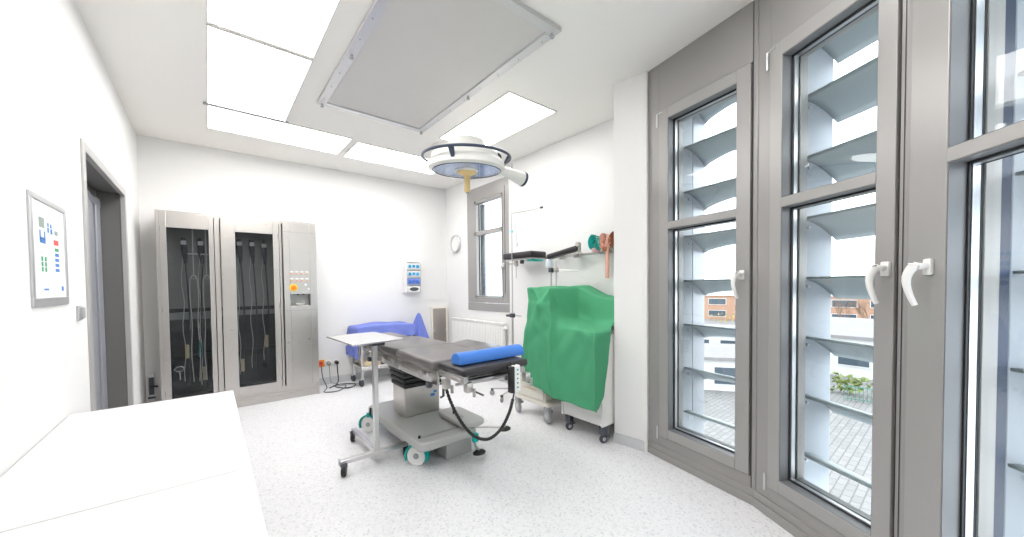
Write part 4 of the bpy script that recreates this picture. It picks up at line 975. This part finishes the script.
for k in range(5):
    a = R(200 + 72 * k)
    ex, ey = 2.85 + .27 * math.cos(a), 3.45 + .27 * math.sin(a)
    f = MB(); f.tube([(2.85, 3.45, .10), (ex, ey, .085)], .010, 8); lg = f.build('leg', ltsteel_m, t)
    f = MB(); f.lathe([(.028, -.009), (.032, -.006), (.032, .006), (.028, .009)], M=axis_matrix((ex, ey, .033), (-math.sin(a), math.cos(a), 0)), n=16); f.build('caster', grey_pl, lg)
    f = MB(); f.box(ex - .012, ex + .012, ey - .012, ey + .012, .062, .088); f.build('caster_fork', dkgrey_m, lg)

# ------------------------------------------------------------------ outside: yard and buildings several metres below
GZ = -7.0
def polar(az, r): return (r * math.sin(R(az)), r * math.cos(R(az)))
def OF(az, r, rot=0): # frame at range r under azimuth az; x to the right, y away
    x, y = polar(az, r); return Matrix.Translation((x, y, GZ)) @ Matrix.Rotation(R(-az + rot), 4, 'Z')
st('ground_paving', MB(Matrix.Translation((30, 0, GZ))).box(-24, 90, -60, 90, -.3, 0), setts_m, 'grey sett paving of the yard below the windows', 'paving', smooth=False)
b = MB(OF(98, 24)); b.box(-3, 8, -10, 14, 0, .04); tag(b.build('lawn', lawn_m), 'patch of green lawn below the right edge window', 'lawn', kind='stuff')
def building(name, F, w_, d_, h_, m, roofm, lab, cat, floors=2, bays=8, wm=None, wh=1.3):
    t = thing(name, None, lab, cat, M=F)
    f = MB(F); f.box(-w_ / 2, w_ / 2, 0, d_, 0, h_); f.build('walls', m, t, smooth=False)
    f = MB(F); f.box(-w_ / 2 - .3, w_ / 2 + .3, -.3, d_ + .3, h_, h_ + .25); f.build('roof', roofm, t, smooth=False)
    for fl in range(floors):
        for b in range(bays):
            cx = -w_ / 2 + w_ * (b + .5) / bays; cz = h_ * (fl + .5) / floors; ww = w_ / bays * .32
            f = MB(F); f.box(cx - ww - .12, cx + ww + .12, -.08, .02, cz - wh / 2 - .12, cz + wh / 2 + .12); wf = f.build('window', extw_m, t, smooth=False)
            f = MB(F); f.box(cx - ww, cx + ww, -.10, -.07, cz - wh / 2, cz + wh / 2); f.build('pane', wm or extgl_m, wf, smooth=False)
    return t
building('brick_building', OF(80, 98), 56, 14, 5.6, brickw_m, extw_m, 'long orange brick building far off behind the yard', 'building', 2, 10)
building('flat_roof_building', OF(82.5, 44, -12), 16, 22, 3.4, extw_m, roof_m, 'low white building with a grey gravel roof seen through the middle casement', 'building', 1, 5)
building('white_annex', OF(70, 33, 14), 9, 7, 2.4, extw_m, roof_m, 'white annex with a flat roof seen through the pier window', 'building', 1, 3)
building('dark_roof_house', OF(66.5, 48), 16, 9, 2.6, extw_m, mat('slate_roof', (.20, .20, .21), .8), 'long low house with a dark roof beyond the white annex', 'building', 1, 5)
building('grey_house', OF(93, 62), 14, 10, 4.6, extw_m, roof_m, 'pale house far off through the right edge window', 'building', 2, 4)
F_ = OF(84.3, 35); t = thing('green_fence', None, 'dark green bar fence in the yard seen through the middle casement', 'fence', M=F_)
f = MB(F_); f.box(-1.6, 3.0, -.03, .03, 1.0, 1.06).box(-1.6, 3.0, -.03, .03, .15, .2)
for i in range(24): f.box(-1.6 + i * .2, -1.57 + i * .2, -.02, .02, 0, 1.1)
f.build('bars', fence_m, t, smooth=False)
def shrub(name, F, rx, ry, rz, m, lab, cat='hedge', seed=0, kind=None):
    rnd = random.Random(seed); f = MB(F); 
    for i in range(150):
        a = rnd.uniform(0, 2 * PI); u = rnd.uniform(0, 1); rr_ = math.sqrt(rnd.uniform(.1, 1))
        c = Vector((rx * rr_ * math.cos(a), ry * rr_ * math.sin(a), rz * (.15 + .85 * u)))
        M_ = Matrix.Translation(c) @ Matrix.Rotation(rnd.uniform(0, 6), 4, Vector((rnd.random(), rnd.random(), rnd.random())).normalized()); s_ = rnd.uniform(.12, .3)
        f.add([M_ @ Vector(p) for p in ((-s_, 0, 0), (s_, 0, .05), (0, s_, 0), (0, 0, s_))], [(0, 1, 2), (0, 1, 3), (1, 2, 3), (0, 2, 3)])
    return tag(f.build(name, m, smooth=False), lab, cat)
shrub('hedge', OF(84.3, 37), 2.6, .6, 1.4, lawn_m, 'green hedge just behind the dark green fence', seed=2)
shrub('dry_hedge', OF(70, 52), 5, 1.5, 1.6, dry_m, 'ochre autumn hedge far off through the pier window', seed=3)
shrub('dry_hedge', OF(72, 88), 8, 1.5, 2.4, dry_m, 'ochre autumn hedge in front of the brick building', seed=4)
def tree(F, h, lab, seed):
    rnd = random.Random(seed); t = thing('bare_tree', None, lab, 'tree', M=F)
    f = MB(F)
    def br(p, d, l, r_, lv):
        q = p + d * l; f.tube([p, p.lerp(q, .5) + Vector((rnd.uniform(-.04, .04) * l, rnd.uniform(-.04, .04) * l, 0)), q], [r_, r_ * .8, r_ * .6], 5)
        if lv:
            for k in range(3):
                nd = (d + Vector((rnd.uniform(-.7, .7), rnd.uniform(-.7, .7), rnd.uniform(-.05, .35)))).normalized(); br(q if k else p.lerp(q, .65), nd, l * rnd.uniform(.6, .8), r_ * .6, lv - 1)
    br(Vector((0, 0, 0)), Vector((.02, 0, 1)), h * .32, h * .022, 5)
    f.build('branches', bark_m, t)
tree(OF(81.3, 80), 6.0, 'bare tree before the brick building, left one of two', 5)
tree(OF(83.6, 84), 6.2, 'bare tree before the brick building, right one of two', 8)
F_ = OF(92.2, 42, 20); t = thing('car', None, 'dark blue car parked far off below the right edge window', 'car', M=F_)
f = MB(F_); f.rbox(-2.1, 2.1, -.85, .85, .3, .85, .15, 3); f.build('body', car_m, t)
f = MB(F_); f.rbox(-1.2, 1.1, -.75, .75, .80, 1.4, .22, 3); f.build('cabin', extgl_m, t)
for a in (-1.3, 1.3):
    for b_ in (-.8, .8):
        f = MB(F_); f.lathe([(.32, -.1), (.32, .1)], M=axis_matrix((a, b_, .32), (0, 1, 0)), n=18); f.build('wheel', black_m, t)

# ------------------------------------------------------------------ sky light
w = bpy.data.worlds.new('overcast'); bpy.context.scene.world = w; w.use_nodes = True
nt = w.node_tree; bg = nt.nodes['Background']
tc = nt.nodes.new('ShaderNodeTexCoord'); nz = nt.nodes.new('ShaderNodeTexNoise'); nz.inputs['Scale'].default_value = 2.5; nz.inputs['Detail'].default_value = 4
nt.links.new(tc.outputs['Generated'], nz.inputs['Vector'])
rp = nt.nodes.new('ShaderNodeValToRGB'); rp.color_ramp.elements[0].color = (.78, .86, 1, 1); rp.color_ramp.elements[1].color = (1, 1, 1, 1); rp.color_ramp.elements[0].position = .35; rp.color_ramp.elements[1].position = .6
nt.links.new(nz.outputs['Fac'], rp.inputs[0]); nt.links.new(rp.outputs[0], bg.inputs['Color'])
bg.inputs['Strength'].default_value = 3.5

# ------------------------------------------------------------------ camera
cam = bpy.data.cameras.new('camera'); co = bpy.data.objects.new('camera', cam); C.objects.link(co)
f_px = 367.4; cam.sensor_width = 36; cam.sensor_fit = 'HORIZONTAL'; cam.lens = f_px / 1024 * 36
cam.shift_y = (296.04 - 268.5) / 1024; cam.clip_start = .05; cam.clip_end = 500
yaw, pitch, roll = R(39.5), R(-1.505), R(-.645)
fw = Vector((math.sin(yaw) * math.cos(pitch), math.cos(yaw) * math.cos(pitch), math.sin(pitch)))
rt = Vector((math.cos(yaw), -math.sin(yaw), 0)); up = rt.cross(fw)
r2 = math.cos(roll) * rt + math.sin(roll) * up; u2 = math.cos(roll) * up - math.sin(roll) * rt
M_ = Matrix.Identity(4)
for i in range(3): M_[i][0], M_[i][1], M_[i][2] = r2[i], u2[i], -fw[i]
M_[0][3], M_[1][3], M_[2][3] = 0, 0, 1.35
co.matrix_world = M_
sc = bpy.context.scene; sc.camera = co
vs_ = sc.view_settings; vs_.view_transform = 'Standard'; vs_.look = 'None'; vs_.gamma = 1; vs_.use_curve_mapping = False
vs_.exposure = .6
sc.cycles.use_denoising = True
sc.cycles.max_bounces = 10; sc.cycles.transparent_max_bounces = 24; sc.cycles.diffuse_bounces = 5
